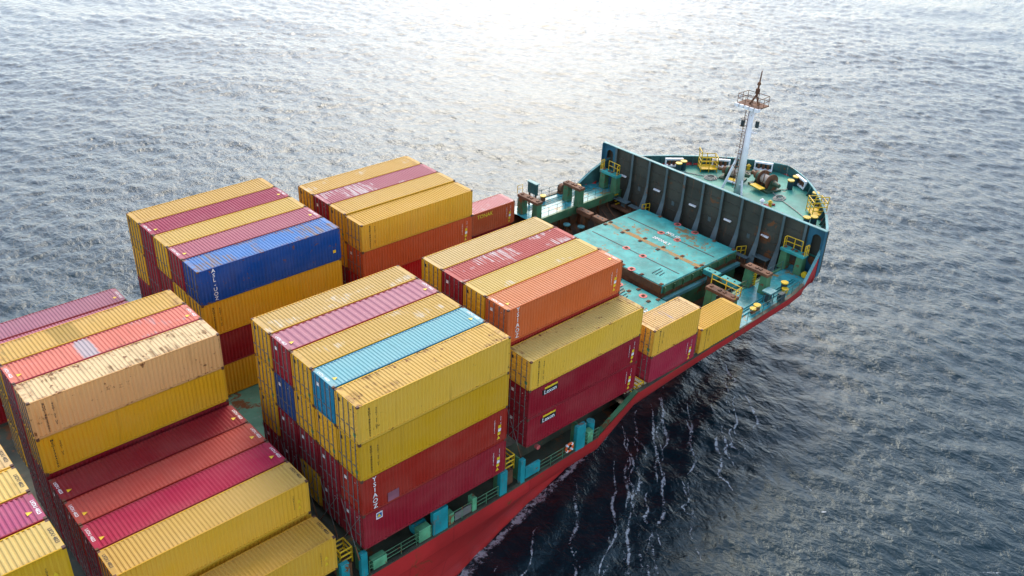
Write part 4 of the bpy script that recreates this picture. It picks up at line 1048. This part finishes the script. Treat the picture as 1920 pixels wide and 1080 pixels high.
# ------------------------------------------------------------------ water
def sea_tile(N, size, wl_min, wl_max, slope, theta, spread, seed, power=2.0):
    rng = np.random.default_rng(seed)
    k1 = np.fft.fftfreq(N, size / N) * 2 * np.pi
    kx, ky = np.meshgrid(k1, k1, indexing='ij')
    k = np.hypot(kx, ky); k[0, 0] = 1e-6
    A = k ** (-power) * np.exp(-(2 * np.pi / wl_max / k) ** 4) * np.exp(-(k * wl_min / 2 / np.pi) ** 2)
    c = (kx * np.cos(theta) + ky * np.sin(theta)) / k
    A *= np.abs(c) ** spread + 0.03
    A[0, 0] = 0
    h = np.fft.ifft2(A * (rng.normal(size=(N, N)) + 1j * rng.normal(size=(N, N)))).real
    gx = np.gradient(h, size / N, axis=0); gy = np.gradient(h, size / N, axis=1)
    return h * slope / np.sqrt((gx ** 2 + gy ** 2).mean())
def sample(tile, size, X, Y):
    N = tile.shape[0]
    u = (X / size * N) % N; v = (Y / size * N) % N
    i = np.floor(u).astype(int); j = np.floor(v).astype(int); a = u - i; b = v - j
    i %= N; j %= N; i2 = (i + 1) % N; j2 = (j + 1) % N
    return tile[i, j] * (1 - a) * (1 - b) + tile[i2, j] * a * (1 - b) + tile[i, j2] * (1 - a) * b + tile[i2, j2] * a * b
TH = R(28)
t1 = sea_tile(512, 137.0, 0.8, 6.0, 0.10, TH, 1.2, 1, 2.2)
t2 = sea_tile(512, 61.0, 0.5, 2.6, 0.12, TH + 0.7, 1.0, 2, 2.0)
t3 = sea_tile(256, 410.0, 8.0, 30.0, 0.022, TH + 0.3, 2.0, 3, 2.5)
def axis(lo, hi, d, far, g):
    mid = list(np.arange(lo, hi + 1e-6, d))
    a, s = [], d; x = mid[-1]
    while x < far: s *= g; x += s; a.append(x)
    b, s = [], d; x = mid[0]
    while x > -far: s *= g; x -= s; b.append(x)
    return np.array(b[::-1] + mid + a)
AX = axis(0, 185, 0.55, 9000, 1.03); AY = axis(-45, 140, 0.55, 9000, 1.03)
X, Y = np.meshgrid(AX, AY, indexing='ij')
def hw(x):
    xs_ = np.array([b[0] for b in BW]); ys_ = np.array([b[1] for b in BW]); return np.interp(x, xs_, ys_)
def height(X, Y):
    ca, sa = math.cos(0.45), math.sin(0.45)
    h = sample(t1, 137.0, X, Y) + sample(t2, 61.0, X * ca + Y * sa, -X * sa + Y * ca) + sample(t3, 410.0, X, Y)
    # the ship's own waves: crests running aft and outward from the bow
    d = np.abs(Y) - hw(X)
    s = X * 0.42 + (np.abs(Y)) * 0.98
    env = np.exp(-((np.clip(d, 0, None) - 4) / 6.0) ** 2) * ((X > -40) & (X < 62))
    ph = 2 * np.pi * s / 5.2 + 0.9 * np.sin(X * 0.21) + 2.5 * sample(t3, 410.0, X * 3, Y * 3)
    h = h + env * 0.17 * (np.sin(ph) + 0.45 * np.sin(2.1 * ph + 1.0))
    return h
Z = height(X, Y)
fade = np.clip(1.0 - (np.hypot(X - 40, Y) - 260) / 260.0, 0, 1)
Z *= fade
nx, ny = X.shape
idx = np.arange(nx * ny).reshape(nx, ny)
quads = np.stack([idx[:-1, :-1], idx[1:, :-1], idx[1:, 1:], idx[:-1, 1:]], -1).reshape(-1, 4)
me = bpy.data.meshes.new('water')
me.vertices.add(nx * ny); me.vertices.foreach_set('co', np.stack([X, Y, Z], -1).astype(np.float32).ravel())
me.loops.add(quads.size); me.loops.foreach_set('vertex_index', quads.astype(np.int32).ravel())
me.polygons.add(len(quads)); me.polygons.foreach_set('loop_start', np.arange(0, quads.size, 4, dtype=np.int32)); me.polygons.foreach_set('loop_total', np.full(len(quads), 4, dtype=np.int32))
me.polygons.foreach_set('use_smooth', np.ones(len(quads), dtype=bool))
me.update(calc_edges=True)
m, nt, b = nmat('sea_water')
geo = nt.nodes.new('ShaderNodeNewGeometry').outputs['Position']
b.inputs['Base Color'].default_value = (0.0025, 0.014, 0.019, 1)
b.inputs['Roughness'].default_value = 0.14
b.inputs['IOR'].default_value = 1.333
setspec(b, 0.52)
b.inputs['Specular Tint'].default_value = (0.72, 0.92, 1.0, 1)
rotm = nt.nodes.new('ShaderNodeMapping'); rotm.inputs['Rotation'].default_value = (0, 0, -TH); rotm.inputs['Scale'].default_value = (1.0, 0.6, 1.0)
nt.links.new(geo, rotm.inputs['Vector'])
na = noise(nt, rotm.outputs[0], 1.15, 5, 0.6, 0.3)
nb = noise(nt, rotm.outputs[0], 4.2, 4, 0.6)
bp1 = nt.nodes.new('ShaderNodeBump'); bp1.inputs['Strength'].default_value = 1.0; bp1.inputs['Distance'].default_value = 0.25
nt.links.new(na, bp1.inputs['Height'])
bp2 = nt.nodes.new('ShaderNodeBump'); bp2.inputs['Strength'].default_value = 1.0; bp2.inputs['Distance'].default_value = 0.018
nt.links.new(nb, bp2.inputs['Height']); nt.links.new(bp1.outputs[0], bp2.inputs['Normal'])
nt.links.new(bp2.outputs[0], b.inputs['Normal'])
water = link('water', me, None, (0, 0, 0), m)
tag(water, kind='structure')

# foam: broken white water along the starboard waterline plus sky glints painted as pale streaks on the ship's wave crests
m, nt, b = nmat('sea_foam_and_glint')
geo = nt.nodes.new('ShaderNodeNewGeometry').outputs['Position']
at = nt.nodes.new('ShaderNodeAttribute'); at.attribute_name = 'foam'
f1 = noise(nt, geo, 2.4, 7, 0.72, 0.6); f2 = noise(nt, geo, 0.5, 3, 0.5)
v = math_(nt, 'ADD', math_(nt, 'MULTIPLY', f1, 0.75), math_(nt, 'MULTIPLY', f2, 0.35))
v = math_(nt, 'ADD', v, math_(nt, 'MULTIPLY', math_(nt, 'SUBTRACT', at.outputs['Fac'], 1.0), 0.30))
al = ramp(nt, v, 0.45, 0.58)
tr = nt.nodes.new('ShaderNodeBsdfTransparent'); mx = nt.nodes.new('ShaderNodeMixShader')
b.inputs['Base Color'].default_value = (0.62, 0.67, 0.70, 1); b.inputs['Roughness'].default_value = 0.6
nt.links.new(math_(nt, 'MULTIPLY', al, 0.5), mx.inputs[0]); nt.links.new(tr.outputs[0], mx.inputs[1]); nt.links.new(b.outputs[0], mx.inputs[2])
nt.links.new(mx.outputs[0], nt.nodes['Material Output'].inputs['Surface'])
FV, FF, FA = [], [], []
KX, KY = -0.72, 0.66
def ribbon(line, widths, strength):
    """line: list of (x,y); a strip that rides on the water surface"""
    n = 7; base = len(FV)
    for k, (x, y) in enumerate(line):
        a = line[max(0, k - 1)]; c = line[min(len(line) - 1, k + 1)]
        tx, ty = c[0] - a[0], c[1] - a[1]; L = math.hypot(tx, ty) or 1
        px, py = -ty / L, tx / L
        for j in range(n):
            t = j / (n - 1) * 2 - 1
            FV.append((x + px * t * widths[k], y + py * t * widths[k])); FA.append(max(0.0, 1 - t * t) * strength[k])
    for k in range(len(line) - 1):
        for j in range(n - 1):
            a = base + k * n + j
            FF.append((a, a + n, a + n + 1, a + 1))
for s in (-1, 1):
    xs_ = np.arange(-45, 45, 0.4)
    ln = [(x, s * (float(hw(x)) + 0.45)) for x in xs_]
    ribbon(ln, [0.75 + 0.25 * math.sin(x * 0.7) for x in xs_], [0.95] * len(ln))
    rnd = random.Random(5 + s)
    for q in range(44):  # crest streaks: sky reflections painted as pale ribbons in the foam colour
        x0 = rnd.uniform(8, 52); d0 = rnd.uniform(0.8, 11)
        y0 = float(hw(x0)) + d0
        Ls = rnd.uniform(3.0, 13); ln = []; n = 30
        cv = rnd.uniform(-0.15, 0.15); wd = rnd.uniform(0.10, 0.30); f0 = rnd.uniform(4, 9)
        for i in range(n):
            t = i / (n - 1)
            ln.append((x0 + (KX + cv * t) * Ls * t + 0.3 * math.sin(f0 * t + q) + rnd.uniform(-0.08, 0.08), s * (y0 + KY * Ls * t + 0.3 * math.cos(1.7 * f0 * t + q))))
        ribbon(ln, [wd * math.sin(math.pi * (0.05 + 0.9 * i / (n - 1))) + 0.04 for i in range(n)], [rnd.uniform(0.6, 1.0)] * n)
rnd = random.Random(77)
for q in range(150):      # scattered small whitecaps
    x0 = rnd.uniform(-10, 170); y0 = rnd.uniform(-60, 130)
    if abs(y0) < 20 and x0 < 76: continue
    a = rnd.uniform(1.2, 2.6); Ls = rnd.uniform(0.5, 1.6)
    ribbon([(x0 + Ls * math.cos(a) * t, y0 + Ls * math.sin(a) * t) for t in (0, 0.33, 0.66, 1)], [0.03, 0.14, 0.12, 0.03], [0.85] * 4)
fv = np.array(FV); fz = height(fv[:, 0], fv[:, 1]) + 0.07
me = bpy.data.meshes.new('foam')
me.from_pydata([(x, y, z) for (x, y), z in zip(FV, fz)], [], FF)
a_ = me.attributes.new('foam', 'FLOAT', 'POINT'); a_.data.foreach_set('value', np.array(FA, dtype=np.float32))
for p_ in me.polygons: p_.use_smooth = True
fo = link('foam', me, None, (0, 0, 0), m)  # real foam and the painted crest glints in one mesh
tag(fo, 'broken white foam along the red hull and painted sky glints on the bow waves', 'foam', kind='stuff')
